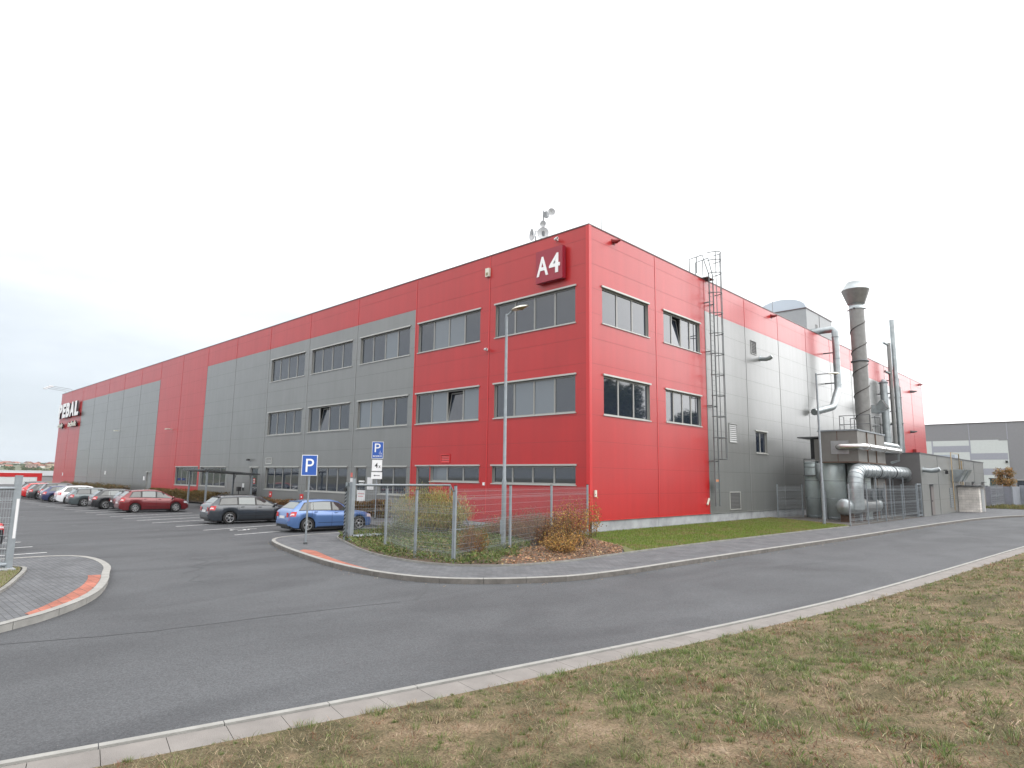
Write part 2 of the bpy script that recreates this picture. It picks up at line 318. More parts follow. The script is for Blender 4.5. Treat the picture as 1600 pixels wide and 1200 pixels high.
# bed and lawn inside the pavement (edging path along the pavement)
BE = smooth_path([(-5.6,-7.2),(-5.0,-8.75),(-3.1,-9.62),(-.8,-10.5),(.87,-10.92),(2.5,-11.0),(3.48,-10.76),(4.15,-10.25),(4.64,-9.54),(4.92,-8.61),(5.05,-7.3),(4.98,-5),(5.02,-.5),(5.25,6.3),(5.60,13.9),(5.62,15.0)])
SOIL = mat('bed_soil', (.075, .05, .035), .95, col2=(.11, .08, .055), vscale=6, bump=.5, bscale=30)
LAWN = mat('lawn_soil', (.075, .10, .025), .95, col2=(.11, .10, .04), vscale=3)
b = MB(); b.poly(list(offset([p for p in BE if p[1] < -4.9], -.04))+[(3.9,-3.4),(.02,-1.0),(-4.9,-1.0)], -.02, .03, SOIL); tag(b.build('planting_bed'), kind='structure')
b = MB(); b.poly([(.0,-1.0),(3.9,-3.42)]+list(offset([p for p in BE if p[1] >= -4.9], -.04))+[(0,18.8)], -.02, .034, LAWN); tag(b.build('lawn_base'), kind='structure')
kerb('kerb', BE, .05, -.05, .045, KERBG, .5, .005)
b = MB(); b.poly([(0,18.82),(5.62,15.02),(5.9,30),(0,30)], -.02, .02, mat('yard_gravel', (.09,.08,.07), .95, var=.3, vscale=8, bump=.6, bscale=40)); tag(b.build('yard'), kind='structure')
# near kerb: raised lip + slab gutter, then the verge
NK = smooth_path([(8.2,-30),(8.75,-25),(9.35,-22.3),(9.68,-20.81),(9.87,-19.99),(10.03,-19.28),(10.3,-18.04),(10.54,-16.78),(10.9,-14.81),(11.3,-12.51),(11.78,-9.32),(12.12,-6.17),(12.6,.28),(13.25,9.91),(14.1,19),(16.2,28),(20,35.5),(27,42),(40,49)])
kerb('kerb', NK, .09, -.14, -.055, KERBM, 1.0, .008)
kerb('kerb', offset(NK, .092), .42, -.14, -.075, SLABM, .5, .006)
def verge_z(d, x, y):
    return -.07+.095*np.minimum(d, 9)+.02*np.clip(d-9, 0, 60)+(.03*np.sin(x*1.7+y*.9)+.025*np.sin(y*2.3-x*.7)+.015*np.sin(x*5.1+y*4.3))*np.clip(d/1.2, 0, 1)
V0 = offset(NK, .50); Lv = arclen(V0); DS = [0,.15,.35,.6,.9,1.3,1.7,2.2,2.7,3.3,4,4.7,5.5,6.5,7.5,9,12,18,30,60]
Pn = np.array(NK); Tn = np.gradient(Pn, axis=0); Tn /= np.linalg.norm(Tn, axis=1)[:,None]; Nn = np.stack([Tn[:,1], -Tn[:,0]], 1)
vs = []
for dd in DS:
    Q = Pn+Nn*(.5+dd); Z = verge_z(np.full(len(Q), dd), Q[:,0], Q[:,1])
    vs += [(q[0], q[1], z) for q, z in zip(Q, Z)]
n = len(Pn)
VERGE = bpy.data.materials.new('verge_thatch'); VERGE.use_nodes = True
t = VERGE.node_tree; bs = t.nodes['Principled BSDF']; bs.inputs['Roughness'].default_value = .95; bs.inputs['Specular IOR Level'].default_value = .15
tcn = t.nodes.new('ShaderNodeTexCoord'); n1 = t.nodes.new('ShaderNodeTexNoise'); n1.inputs['Scale'].default_value = 1.3; n1.inputs['Detail'].default_value = 9; n1.inputs['Roughness'].default_value = .7; t.links.new(tcn.outputs['Object'], n1.inputs[0])
rr = t.nodes.new('ShaderNodeValToRGB'); e = rr.color_ramp.elements; e[0].position = .32; e[0].color = (.06,.055,.028,1); e[1].position = .72; e[1].color = (.29,.225,.16,1); x = e.new(.47); x.color = (.11,.092,.052,1); x = e.new(.60); x.color = (.19,.14,.09,1)
t.links.new(n1.outputs[0], rr.inputs[0])
n2 = t.nodes.new('ShaderNodeTexNoise'); n2.inputs['Scale'].default_value = 45; n2.inputs['Detail'].default_value = 6; t.links.new(tcn.outputs['Object'], n2.inputs[0])
mr2 = t.nodes.new('ShaderNodeMapRange'); t.links.new(n2.outputs[0], mr2.inputs[0]); mr2.inputs[1].default_value = .3; mr2.inputs[2].default_value = .7; mr2.inputs[3].default_value = .55; mr2.inputs[4].default_value = 1.4
vm = t.nodes.new('ShaderNodeVectorMath'); vm.operation = 'SCALE'; t.links.new(rr.outputs[0], vm.inputs[0]); t.links.new(mr2.outputs[0], vm.inputs['Scale']); t.links.new(vm.outputs[0], bs.inputs['Base Color'])
bp = t.nodes.new('ShaderNodeBump'); bp.inputs['Strength'].default_value = .8; bp.inputs['Distance'].default_value = .04; t.links.new(n2.outputs[0], bp.inputs['Height']); t.links.new(bp.outputs[0], bs.inputs['Normal'])
b = MB(); b.add(vs, [(k*n+i, (k+1)*n+i, (k+1)*n+i+1, k*n+i+1) for k in range(len(DS)-1) for i in range(n-1)], VERGE, True)
o = b.build('verge'); tag(o, kind='structure')

# grass blades ------------------------------------------------------
def leaf_mat(name, rough=.6):
    m = bpy.data.materials.new(name); m.use_nodes = True; t = m.node_tree; b = t.nodes['Principled BSDF']; b.inputs['Roughness'].default_value = rough; b.inputs['Specular IOR Level'].default_value = .25
    a = t.nodes.new('ShaderNodeAttribute'); a.attribute_name = 'Col'; t.links.new(a.outputs['Color'], b.inputs['Base Color'])
    tr = t.nodes.new('ShaderNodeBsdfTranslucent'); t.links.new(a.outputs['Color'], tr.inputs[0]); mx = t.nodes.new('ShaderNodeMixShader'); mx.inputs[0].default_value = .25
    t.links.new(b.outputs[0], mx.inputs[1]); t.links.new(tr.outputs[0], mx.inputs[2]); t.links.new(mx.outputs[0], t.nodes['Material Output'].inputs[0])
    return m
LEAF = leaf_mat('grass_and_leaf')
def tri_mesh(name, V, nf, nvf, colors, m, parent=None):
    """V (n*nvf,3) with nf faces of nvf verts each, colors per face"""
    me = bpy.data.meshes.new(name); nv = len(V); me.vertices.add(nv); me.vertices.foreach_set('co', V.astype('f').ravel())
    me.loops.add(nv); me.loops.foreach_set('vertex_index', np.arange(nv, dtype='i')); me.polygons.add(nf)
    me.polygons.foreach_set('loop_start', np.arange(0, nv, nvf, dtype='i')); me.polygons.foreach_set('loop_total', np.full(nf, nvf, 'i'))
    me.materials.append(m); me.update(calc_edges=True)
    ca = me.color_attributes.new('Col', 'FLOAT_COLOR', 'POINT'); c = np.ones((nv, 4), 'f'); c[:,:3] = np.repeat(colors, nvf, 0); ca.data.foreach_set('color', c.ravel())
    o = bpy.data.objects.new(name, me); COL.objects.link(o)
    if parent: o.parent = parent
    return o
def vnoise(x, y, s, seed=0):
    r = np.random.default_rng(seed); g = r.random((64, 64)); X = x*s; Y = y*s; xi = np.floor(X).astype(int); yi = np.floor(Y).astype(int); fx = X-xi; fy = Y-yi; fx = fx*fx*(3-2*fx); fy = fy*fy*(3-2*fy)
    a = g[xi%64, yi%64]; b_ = g[(xi+1)%64, yi%64]; c = g[xi%64, (yi+1)%64]; d = g[(xi+1)%64, (yi+1)%64]
    return (a*(1-fx)+b_*fx)*(1-fy)+(c*(1-fx)+d*fx)*fy
def blades(P, h, wd, col, lean=.5, seed=1, la=None, ln=None):
    """bent blades: two quads-as-triangles each; P base (n,3)"""
    r = np.random.default_rng(seed); n = len(P); a = r.uniform(0, 2*np.pi, n); la = r.uniform(0, 2*np.pi, n) if la is None else la; ln = r.random(n)**.7*lean if ln is None else ln
    side = np.stack([np.cos(a), np.sin(a), np.zeros(n)], 1)*wd[:,None]*.5
    dr = np.stack([np.cos(la), np.sin(la), np.zeros(n)], 1)*(h*ln)[:,None]
    up = np.zeros((n,3)); up[:,2] = h*np.sqrt(np.maximum(.05, 1-ln**2))
    mid = P+up*.55+dr*.35; top = P+up+dr
    V = np.empty((n, 3, 3, 3)) if False else np.concatenate([np.stack([P-side, P+side, mid+side*.7], 1), np.stack([P-side, mid+side*.7, mid-side*.7], 1), np.stack([mid-side*.7, mid+side*.7, top], 1)], 1)
    return V.reshape(-1, 3), n*3, np.repeat(col, 3, 0)
def palette(n, cols, probs, r, jit=.22):
    c = np.array(cols)[r.choice(len(cols), n, p=probs)]; return np.clip(c*(1+r.normal(0, jit, (n,1)))*(1+r.normal(0, .06, (n,3))), .004, .8)
def make_verge_grass():
    r = np.random.default_rng(3); L = arclen(NK); Vs, Cs, nf = [], [], 0
    STRAW = [(.33,.26,.165), (.26,.20,.13), (.40,.33,.22), (.15,.11,.075), (.23,.21,.11)]; GREEN = [(.12,.165,.045), (.16,.20,.07), (.20,.225,.10), (.085,.125,.045)]; REDS = [(.17,.075,.045), (.23,.11,.06), (.12,.06,.045)]
    def place(cnt, dmax, s0, s1, rmax):
        s_ = r.uniform(s0, s1, cnt); d = r.uniform(0, dmax, cnt); x = np.interp(s_, L, Pn[:,0]); y = np.interp(s_, L, Pn[:,1]); nx = np.interp(s_, L, Nn[:,0]); ny = np.interp(s_, L, Nn[:,1]); e = .47+.05*np.sin(s_*9)+.06*vnoise(s_, s_*0, 2.7, 9); x = x+nx*(e+d); y = y+ny*(e+d)
        dist = np.hypot(x-CAM[0], y-CAM[1]); depth = (x-CAM[0])*Fv[0]+(y-CAM[1])*Fv[1]; lat = (x-CAM[0])*R0[0]+(y-CAM[1])*R0[1]; k = (depth > 1.2) & (np.abs(lat) < depth*.95+1.5) & (dist < rmax); return x[k], y[k], d[k]
    def put(x, y, d, h, wd, col, seed, la=None, ln=None, lean=.995):
        nonlocal nf
        V, f, c = blades(np.stack([x,y,verge_z(d,x,y)-.004],1), h, wd, col, lean, seed, la, ln); Vs.append(V); Cs.append(c); nf += f
    # matted thatch, mostly lying down
    for cnt, dm, s0, s1, hs, ws, rmax, sd_ in ((300000, 7.5, 4, 32, .055, .0045, 11, 1), (150000, 9, 14, 50, .06, .009, 24, 2), (60000, 14, 30, 80, .07, .016, 70, 3)):
        x, y, d = place(cnt, dm, s0, s1, rmax); n = len(x); g = vnoise(x, y, .8, 4)*.5+vnoise(x, y, 3.3, 5)*.5; rd = vnoise(x, y, 1.3, 6)*.6+vnoise(x, y, 5.1, 8)*.4
        col = palette(n, STRAW, [.28,.26,.14,.2,.12], r, .28); col = np.where((r.random(n) < np.clip((g-.42)*2.6+.12+.35*np.exp(-d*2.5), .05, .75))[:,None], palette(n, GREEN, [.3,.3,.2,.2], r, .25), col); col = np.where(((rd > .60) & (r.random(n) < .6))[:,None], palette(n, REDS, [.4,.3,.3], r), col)
        put(x, y, d, hs*(.4+r.random(n)**2*1.6), ws*(.6+.8*r.random(n)), col, sd_, ln=np.clip(r.normal(.86,.16,n),.1,.998))
    # tufts radiating from their centres
    for ct, dm, s0, s1, rmax, hs, ws, nb in ((6500, 7.5, 4, 32, 11.5, .075, .0045, 44), (6500, 9, 14, 50, 26, .08, .009, 22), (3000, 14, 30, 80, 70, .10, .016, 14)):
        x, y, d = place(ct, dm, s0, s1, rmax); m_ = len(x); kind = r.random(m_)+(vnoise(x, y, .8, 4)-.5)*.9; size = .35+r.random(m_)**2.2*1.1
        k = np.repeat(np.arange(m_), nb); n = len(k); a = r.uniform(0, 6.283, n); q = r.random(n)**.8; rad = .055*size[k]*q; X = x[k]+np.cos(a)*rad; Y = y[k]+np.sin(a)*rad
        gcol = palette(n, GREEN, [.35,.3,.2,.15], r, .22); scol = palette(n, STRAW, [.3,.25,.25,.1,.1], r, .22); mix = np.where((kind[k] > .55)[:,None], gcol, np.where((kind[k] > .18)[:,None], np.where((r.random(n) < .5)[:,None], gcol, scol), scol))
        put(X, Y, d[k], hs*size[k]*(.5+.7*r.random(n)), ws*(.6+.7*r.random(n)), mix, int(ct)+nb, la=a+r.normal(0,.5,n), ln=np.clip(.25+.6*q+r.normal(0,.12,n),.02,.99))
    tag(tri_mesh('dry_grass', np.concatenate(Vs), nf, 3, np.concatenate(Cs), LEAF), 'dry straw and green grass tufts covering the sloping verge', 'grass', kind='stuff')
make_verge_grass()
def poly_mask(x, y, poly):
    inside = np.zeros(len(x), bool); j = len(poly)-1
    for i in range(len(poly)):
        xi, yi = poly[i]; xj, yj = poly[j]; c = ((yi > y) != (yj > y)) & (x < (xj-xi)*(y-yi)/((yj-yi) or 1e-9)+xi); inside ^= c; j = i
    return inside
LAWNP = [(.02,-.95),(3.9,-3.3),(4.95,-4.2),(4.98,-.5),(5.2,6.3),(5.55,13.9),(5.5,15.0),(0.02,18.6)]
def make_lawn():
    r = np.random.default_rng(5); n = 150000; x = r.uniform(0, 5.6, n); y = r.uniform(-4.5, 18.8, n); k = poly_mask(x, y, LAWNP); x, y = x[k], y[k]; n = len(x)
    g = vnoise(x, y, 1.4, 11)*.6+vnoise(x, y, 4, 12)*.4
    gr = palette(n, [(.13,.20,.03), (.18,.25,.045), (.095,.155,.028)], [.4,.35,.25], r); dr = palette(n, [(.26,.23,.10), (.20,.13,.06)], [.6,.4], r)
    far = np.clip((y-13)/5, 0, 1); col = np.where((r.random(n) < (.86-.5*(g > .62)-.55*far))[:,None], gr, dr)
    V, f, c = blades(np.stack([x,y,np.full(n,.03)],1), .05*(.5+r.random(n)*1.3), .012*(.7+.6*r.random(n)), col, .8, 6)
    tag(tri_mesh('lawn_grass', V, f, 3, c, LEAF), 'short green lawn between the plinth and the pavement', 'grass', kind='stuff')
    n = 9000; x = r.uniform(-3.1, 3.3, n); y = r.uniform(-23, -18.7, n); k = poly_mask(x, y, list(offset(LG, .06))+[(3.4,-30),(-3.2,-30)]); x, y = x[k], y[k]; n = len(x)
    V, f, c = blades(np.stack([x,y,np.full(n,.03)],1), .05*(.5+r.random(n)*1.3), .008*(.7+.6*r.random(n)), palette(n, [(.13,.16,.03),(.22,.19,.09),(.09,.12,.03)], [.5,.25,.25], r), .8, 8)
    tag(tri_mesh('island_grass', V, f, 3, c, LEAF), 'small patch of grass inside the kerb by the left gate post', 'grass', kind='stuff')
make_lawn()
# parking bay lines
PAINT = mat('road_paint', (.62,.63,.62), .7, col2=(.40,.40,.40), vscale=6)
def pline(x0, y0, x1, y1, w=.11, z=-.116):
    b = MB(); d = Vector((x1-x0, y1-y0, 0)).normalized(); q = Vector((-d.y, d.x, 0))*w/2; a = Vector((x0,y0,z)); c = Vector((x1,y1,z))
    b.quad(a-q, a+q, c+q, c-q, PAINT)
    if (a+q-a).cross(c-a).z > 0: b.f[-1] = b.f[-1][::-1]
    tag(b.build('parking_line'), kind='structure')
for x0, y0 in ((-9.28,-10.8),(-12.16,-10.89),(-14.85,-11.06),(-17.65,-11.17),(-19.74,-11.22),(-21.65,-11.31),(-23.69,-11.36),(-25.93,-11.47),(-28.1,-11.5),(-30.3,-11.55),(-32.6,-11.6),(-34.9,-11.65),(-37.2,-11.7),(-39.5,-11.7),(-42,-11.7),(-44.5,-11.7),(-47,-11.7),(-49.5,-11.7)):
    pline(x0, y0, x0-1.25, y0+4.7)
for x0 in (-6.99,-9.01,-10.9,-12.8,-14.7): pline(x0, -17.35, x0+.45, -22.0)
OIL = mat('oil_stain', (.045,.046,.048), .6)
for i_ in range(14):
    cx_, cy_ = random.uniform(-30,-6), random.uniform(-15.5,-8.5); r0_ = random.uniform(.07,.22); b = MB(); b.add([(cx_+math.cos(a)*r0_*random.uniform(.6,1.2), cy_+math.sin(a)*r0_*random.uniform(.6,1.2), -.1172) for a in np.linspace(0,6.283,14,endpoint=False)], [tuple(range(14))], OIL); tag(b.build('oil_stain'), kind='structure')
# wheelchair mark in the bay left of the blue car (painted ring and bars)
b = MB(); c = Vector((-11.55,-9.6,-.1155))
ring = [(c+Vector((math.cos(a)*.33, math.sin(a)*.42, 0)), c+Vector((math.cos(a)*.25, math.sin(a)*.34, 0))) for a in np.linspace(0, 5.2, 18)]
b.add([p for q in ring for p in q], [(2*i, 2*i+1, 2*i+3, 2*i+2) for i in range(17)], PAINT)
for (x0,y0,x1,y1) in ((-11.6,-9.45,-11.75,-8.75),(-11.6,-9.4,-11.25,-9.45),(-11.25,-9.45,-11.15,-9.85)): 
    d = Vector((x1-x0,y1-y0,0)).normalized(); q = Vector((-d.y,d.x,0))*.05; a = Vector((x0,y0,-.1155)); e2 = Vector((x1,y1,-.1155)); b.quad(a+q,a-q,e2-q,e2+q,PAINT)
tag(b.build('bay_symbol'), kind='structure')
# seams in the asphalt at the driveway mouth
SEAM = mat('asphalt_seam', (.054,.056,.060), .85)
def seam(pts, w):
    P_ = smooth_path(pts, .2); P_ = [(p[0]+random.uniform(-.02,.02), p[1]+random.uniform(-.02,.02)) for p in P_]; A = offset(P_, w/2); B = offset(P_, -w/2); n = len(A); b = MB()
    b.add([(p[0],p[1],-.116) for p in A]+[(p[0],p[1],-.116) for p in B], [(i, n+i, n+i+1, i+1)[::-1] for i in range(n-1)], SEAM); tag(b.build('road_seam'), kind='structure')
seam([(4.96,-20.14),(5.45,-18.69),(5.6,-17.82),(5.85,-15.72),(6.15,-14.2)], .03); seam([(6.2,-13.9),(5.4,-13.0),(4.95,-12.6)], .09)
seam([(-.2,-15.9),(-.9,-15.2),(-1.2,-15.4),(-2.1,-14.6),(-2.8,-14.8)], .05); seam([(-1.2,-15.1),(-2.4,-13.9),(-3.2,-13.8)], .04); seam([(.2,-15.6),(1.0,-16.2),(1.3,-16.0)], .04)

# ------------------------------------------------------------------ the main building
H, ZB = 13.47, .53
LX = [0.0]+[-(6*n+.2526) for n in range(1, 17)]            # bay joints on the front (along -X)
RY = [0.0]+[5.2016*n+.2975 for n in range(1, 13)]          # bay joints on the gable (along +Y)
XE, YE = LX[-1], RY[-1]
JZ = [13.99-1.125*k for k in range(1, 12)]
hall = thing('factory_hall', 'long red and grey panelled factory hall with a three storey office corner', 'building')
def colour_front(s, z):
    x = -s
    if x > -12.42: return RED
    if x > -42.25: return GRY if z < 11.7 else RED
    if x > -54.25: return RED
    if x > LX[14]: return (PATCH if (LX[14] < x < LX[13] and 1.7 < z < 5.05) else GRY) if z < 11.62 else RED
    return RED
def colour_gable(s, z):
    if s < 10.72: return RED
    if s < RY[10]: return GRY if z < 11.66 else RED
    return RED
# (s0, s1, z0, z1, panes, opened pane or None, blind panes)
FW = []
for i, (a, c) in enumerate(((.76,5.8),(6.91,11.97),(12.77,17.8),(18.75,23.8),(24.78,29.8))):
    FW.append((a, c, 9.13, 10.79, 4, None, ((), (1,2), (2,), (), ())[i])); FW.append((a, c, 5.12, 6.78, 4, (None, 2, None, 1, None)[i], ((1,2), (1,3), (0,1), (), ())[i]))
FW += [(.75,5.86,1.99,2.81,4,None,()), (6.78,10.55,2.02,2.81,3,None,(0,)), (12.66,15.3,1.22,2.77,2,None,()), (18.67,23.65,1.2,2.77,4,None,()),
       (24.71,29.66,1.2,2.77,4,None,()), (36.68,41.89,1.22,2.8,4,None,()), (42.57,47.86,1.2,2.82,4,None,())]
FD = [(10.62,11.75,.12,2.81,'glass'), (16.61,17.72,.2,2.77,'glass'), (30.88,32.14,.2,2.76,'glass'), (54.63,55.82,.2,2.3,'steel')]
GW = [(.96,4.8,9.14,10.8,3,None,()), (6.22,10.05,9.14,10.78,4,1,()), (1.04,4.82,5.05,6.79,3,None,()), (6.3,9.95,5.12,6.74,4,None,()), (16.85,18.55,3.97,5.3,2,None,())]
def wallface(b, plane, smax, joints, openings, colour, bands):
    """plane 'F': front at y=0 facing -Y, s runs to -X; 'G': gable at x=0 facing +X, s runs to +Y"""
    T = (lambda s, z, d: (-s, d, z)) if plane == 'F' else (lambda s, z, d: (-d, s, z))
    ss = sorted(set([0, smax]+[round(j, 4) for j in joints if j < smax]+[v for o in openings for v in o[:2]])); zs = sorted(set([ZB, H]+bands+[v for o in openings for v in o[2:4]]))
    for a, c in zip(ss, ss[1:]):
        for z0, z1 in zip(zs, zs[1:]):
            sm, zm = (a+c)/2, (z0+z1)/2
            if any(o[0] < sm < o[1] and o[2] < zm < o[3] for o in openings): continue
            q = [T(a,z0,0), T(c,z0,0), T(c,z1,0), T(a,z1,0)]; 
            if plane == 'F': q = q[::-1]
            b.add(q, [(0,1,2,3)], colour(sm, zm))
    D = .16
    for o in openings:
        a, c, z0, z1 = o[:4]
        for q in ([T(a,z0,0),T(a,z0,D),T(a,z1,D),T(a,z1,0)], [T(c,z0,0),T(c,z1,0),T(c,z1,D),T(c,z0,D)], [T(a,z1,0),T(a,z1,D),T(c,z1,D),T(c,z1,0)], [T(a,z0,0),T(c,z0,0),T(c,z0,D),T(a,z0,D)]):
            b.add(q, [(0,1,2,3)], FRAME)
b = MB()
FO = FW+FD; GO = GW
wallface(b, 'F', -XE, [-x for x in LX], FO, colour_front, [11.7, 11.62, 1.7, 5.05])
wallface(b, 'G', YE, RY, GO, colour_gable, [11.66])
b.box(XE, 0-.01, .17, YE-.01, ZB, H-.25, DARK) if False else None
b.quad((XE,YE,ZB),(XE,0,ZB),(XE,0,H),(XE,YE,H), RED); b.quad((0,YE,ZB),(XE,YE,ZB),(XE,YE,H),(0,YE,H), GRY)
# horizontal joints and vertical cover strips, with the run of each joint broken by the openings
def segs(smax, z0, z1, openings):
    cuts = sorted((max(0,o[0]-.09), min(smax,o[1]+.09)) for o in openings if o[2]-.09 < z1 and o[3]+.09 > z0); p = 0; r = []
    for a, c in cuts:
        if a > p: r.append((p, a))
        p = max(p, c)
    if p < smax: r.append((p, smax))
    return r
for z in JZ:
    for a, c in segs(-XE, z-.008, z+.008, FO): 
        marks = sorted({a, c}|{v for v in (12.42, 42.25, 54.25, -LX[14]) if a < v < c})
        for p, q in zip(marks, marks[1:]): b.box(-q, -p, -.0025, .0, z-.006, z+.006, JRED if colour_front((p+q)/2, z) is RED else JGRY)
    for a, c in segs(YE, z-.008, z+.008, GO): 
        marks = sorted({a, c}|{v for v in (10.72, RY[10]) if a < v < c})
        for p, q in zip(marks, marks[1:]): b.box(0, .0025, p, q, z-.006, z+.006, JRED if colour_gable((p+q)/2, z) is RED else JGRY)
for x in LX[1:-1]:
    for z0, z1 in ((ZB, 1.7),(1.7,5.05),(5.05,11.62),(11.7, H)):
        k = colour_front(-x+.02, (z0+z1)/2); b.box(x-.035, x+.035, -.012, 0, z0, z1 if z1 != 11.62 else 11.7, REDT if k is RED else GRYT)
        b.box(x+.035, x+.05, -.004, 0, z0, z1 if z1 != 11.62 else 11.7, JRED if k is RED else JGRY)
for y in RY[1:-1]:
    for z0, z1 in ((ZB, 11.66),(11.66, H)):
        k = colour_gable(y+.02, (z0+z1)/2); b.box(0, .012, y-.03, y+.03, z0, z1, REDT if k is RED else GRYT)
        b.box(0, .004, y-.055, y-.03, z0, z1, JRED if k is RED else JGRY)
b.build('wall', hall)
b = MB(); b.box(-.16, .022, -.022, .16, ZB, H, REDT); b.build('corner_trim', hall)
b = MB(); b.box(XE-.03, .03, -.03, .25, H, H+.05, COP); b.box(-.25, .03, .25, YE+.03, H, H+.05, COP); b.box(XE-.03, XE+.25, .25, YE+.03, H, H+.05, COP); b.box(XE+.25, -.25, YE-.2, YE+.03, H, H+.05, COP); b.build('coping', hall)
b = MB(); b.box(XE+.2, -.2, .2, YE-.2, H-.5, H-.35, ROOF); b.build('roof', hall)
b = MB()
# plinth of cast concrete sections
for i in range(16): b.box(LX[i+1]+.01, LX[i]-(.01 if i else .05), .03, .2, -.2, ZB+.0, CONC)
ys = [-0+.03]+RY[1:]
for i in range(12): b.box(-.2, -.05, ys[i]+.01, ys[i+1]-.01, -.2, ZB, CONC)
b.box(XE+.02, -.21, .22, YE-.02, -.2, ZB-.01, CONC)
b.build('plinth', hall)
b = MB()
b.box(-12.42, .012, -.014, .0, ZB-.03, ZB, REDT); b.box(-42.25, -12.42, -.014, .0, ZB-.03, ZB, GRYT); b.box(-54.25, -42.25, -.014, .0, ZB-.03, ZB, REDT); b.box(LX[14], -54.25, -.014, .0, ZB-.03, ZB, GRYT); b.box(XE, LX[14], -.014, .0, ZB-.03, ZB, REDT); b.box(0, .014, 0, 10.7, ZB-.03, ZB, REDT); b.box(0, .014, 10.7, RY[10], ZB-.03, ZB, GRYT); b.box(0,.014,RY[10],YE,ZB-.03,ZB,REDT); b.build('base_flashing', hall)
def window(plane, o, wall=hall, D=.10, x0=0, mats=(None,)):
    a, c, z0, z1, n, op, blinds = o
    T = (lambda s, z, d: (-s, d, z)) if plane == 'F' else (lambda s, z, d: (x0-d, s, z))
    def bx(b, s0, s1, za, zb, d0, d1, m):
        p, q = T(s0, za, d0), T(s1, zb, d1); b.box(min(p[0],q[0]), max(p[0],q[0]), min(p[1],q[1]), max(p[1],q[1]), za, zb, m)
    f = MB(); e = .003
    A, C = a+e, c-e; Z0, Z1 = z0+e, z1-e; fw = .065
    bx(f, A, C, Z0, Z0+fw, D, D+.06, FRAME); bx(f, A, C, Z1-fw, Z1, D, D+.06, FRAME)
    bx(f, A, A+fw, Z0+fw, Z1-fw, D, D+.06, FRAME); bx(f, C-fw, C, Z0+fw, Z1-fw, D, D+.06, FRAME)
    pw = (C-A)/n
    for k in range(1, n): bx(f, A+k*pw-.045, A+k*pw+.045, Z0+fw, Z1-fw, D, D+.06, FRAME)
    bx(f, A, C, Z0, Z1, D+(.075 if op is None else .36), D+(.09 if op is None else .38), DARK)
    fo = f.build('window', wall)
    for k in range(n):
        s0, s1 = A+k*pw+(fw if k == 0 else .045), A+(k+1)*pw-(fw if k == n-1 else .045)
        kk = n-1-k if plane == 'F' else k       # panes counted from the left as seen in the street
        g = MB(); gm = GLASSB if kk in blinds else GLASS
        if op == kk:
            q0 = [T(s0,Z0+fw,D+.03), T(s1,Z0+fw,D+.03)]; q1 = [T(s1,Z1-fw-.03,D-.0+.26), T(s0,Z1-fw-.03,D+.26)]
            # tilted inwards: dark gap above, light sash edge
            g.add(q0+q1, [(0,1,2,3)], gm); fr = .05
            for sa, sb in ((s0, s0+fr), (s1-fr, s1)):
                u = [T(sa,Z0+fw,D+.02), T(sb,Z0+fw,D+.02), T(sb,Z1-fw-.03,D+.25), T(sa,Z1-fw-.03,D+.25)]; g.add(u, [(0,1,2,3)], SILL)
            u = [T(s0,Z1-fw-.1,D+.23), T(s1,Z1-fw-.1,D+.23), T(s1,Z1-fw-.03,D+.25), T(s0,Z1-fw-.03,D+.25)]; g.add(u, [(0,1,2,3)], SILL)
        else: bx(g, s0, s1, Z0+fw, Z1-fw, D+.03, D+.045, gm)
        g.build('pane', fo)
    h = MB(); bx(h, a-.07, c+.07, z1+.0, z1+.075, -.07, -.001, SILL); h.build('hood', fo)
    h = MB(); bx(h, a-.05, c+.05, z0-.045, z0, -.055, -.001, SILL); bx(h, a+.001, c-.001, z0+.001, z0+.02, .0, D, SILL); h.build('sill', fo)
    return fo
# openings with an inward tilted sash get a deeper dark box
for o in FW: window('F', o)
for o in GW: window('G', o)
PAPER = mat('paper_notice', (.62,.62,.63), .6)
def door(o, parent=hall):
    a, c, z0, z1, k = o; b = MB(); e = .003; a += e; c -= e; z1 -= e
    fr = FRAME; b.box(-c, -c+.07, .07, .13, z0, z1, fr); b.box(-a-.07, -a, .07, .13, z0, z1, fr); b.box(-c+.07, -a-.07, .07, .13, z1-.07, z1, fr)
    if k == 'glass': b.box(-c+.07, -a-.07, .08, .12, z0, z0+.25, fr); b.box(-c+.07, -a-.07, .08, .12, z0+1.05, z0+1.12, fr)
    d = b.build('door', parent); g = MB()
    if k == 'glass': g.box(-c+.07, -a-.07, .095, .105, z0+.25, z1-.07, GLASS); g.build('pane', d)
    else: g.box(-c+.07, -a-.07, .085, .115, z0, z1-.07, GRYT); g.build('door_leaf', d)
    h = MB(); h.box(-c+.12, -c+.15, .04, .075, z0+.95, z0+1.25, SILL); h.build('handle', d)
    h = MB(); h.box(-c-.07, -a+.07, -.07, -.001, z1+e, z1+.075, SILL); h.build('hood', d)
    return d
ds = [door(o) for o in FD]
b = MB(); [b.box(-17.45+k*.075,-17.39+k*.075,.086,.092,1.88,1.97,WHITE) for k in range(8)]; [b.box(-17.38+k*.075,-17.33+k*.075,.086,.092,1.73,1.80,WHITE) for k in range(6)]; b.build('marking', ds[1])
b = MB(); b.box(-31.75,-31.45,.088,.094,1.55,1.95,REDP); b.box(-31.72,-31.48,.083,.088,1.62,1.72,WHITE); b.box(-31.7,-31.5,.083,.088,1.8,1.9,WHITE); b.build('sticker', ds[2])
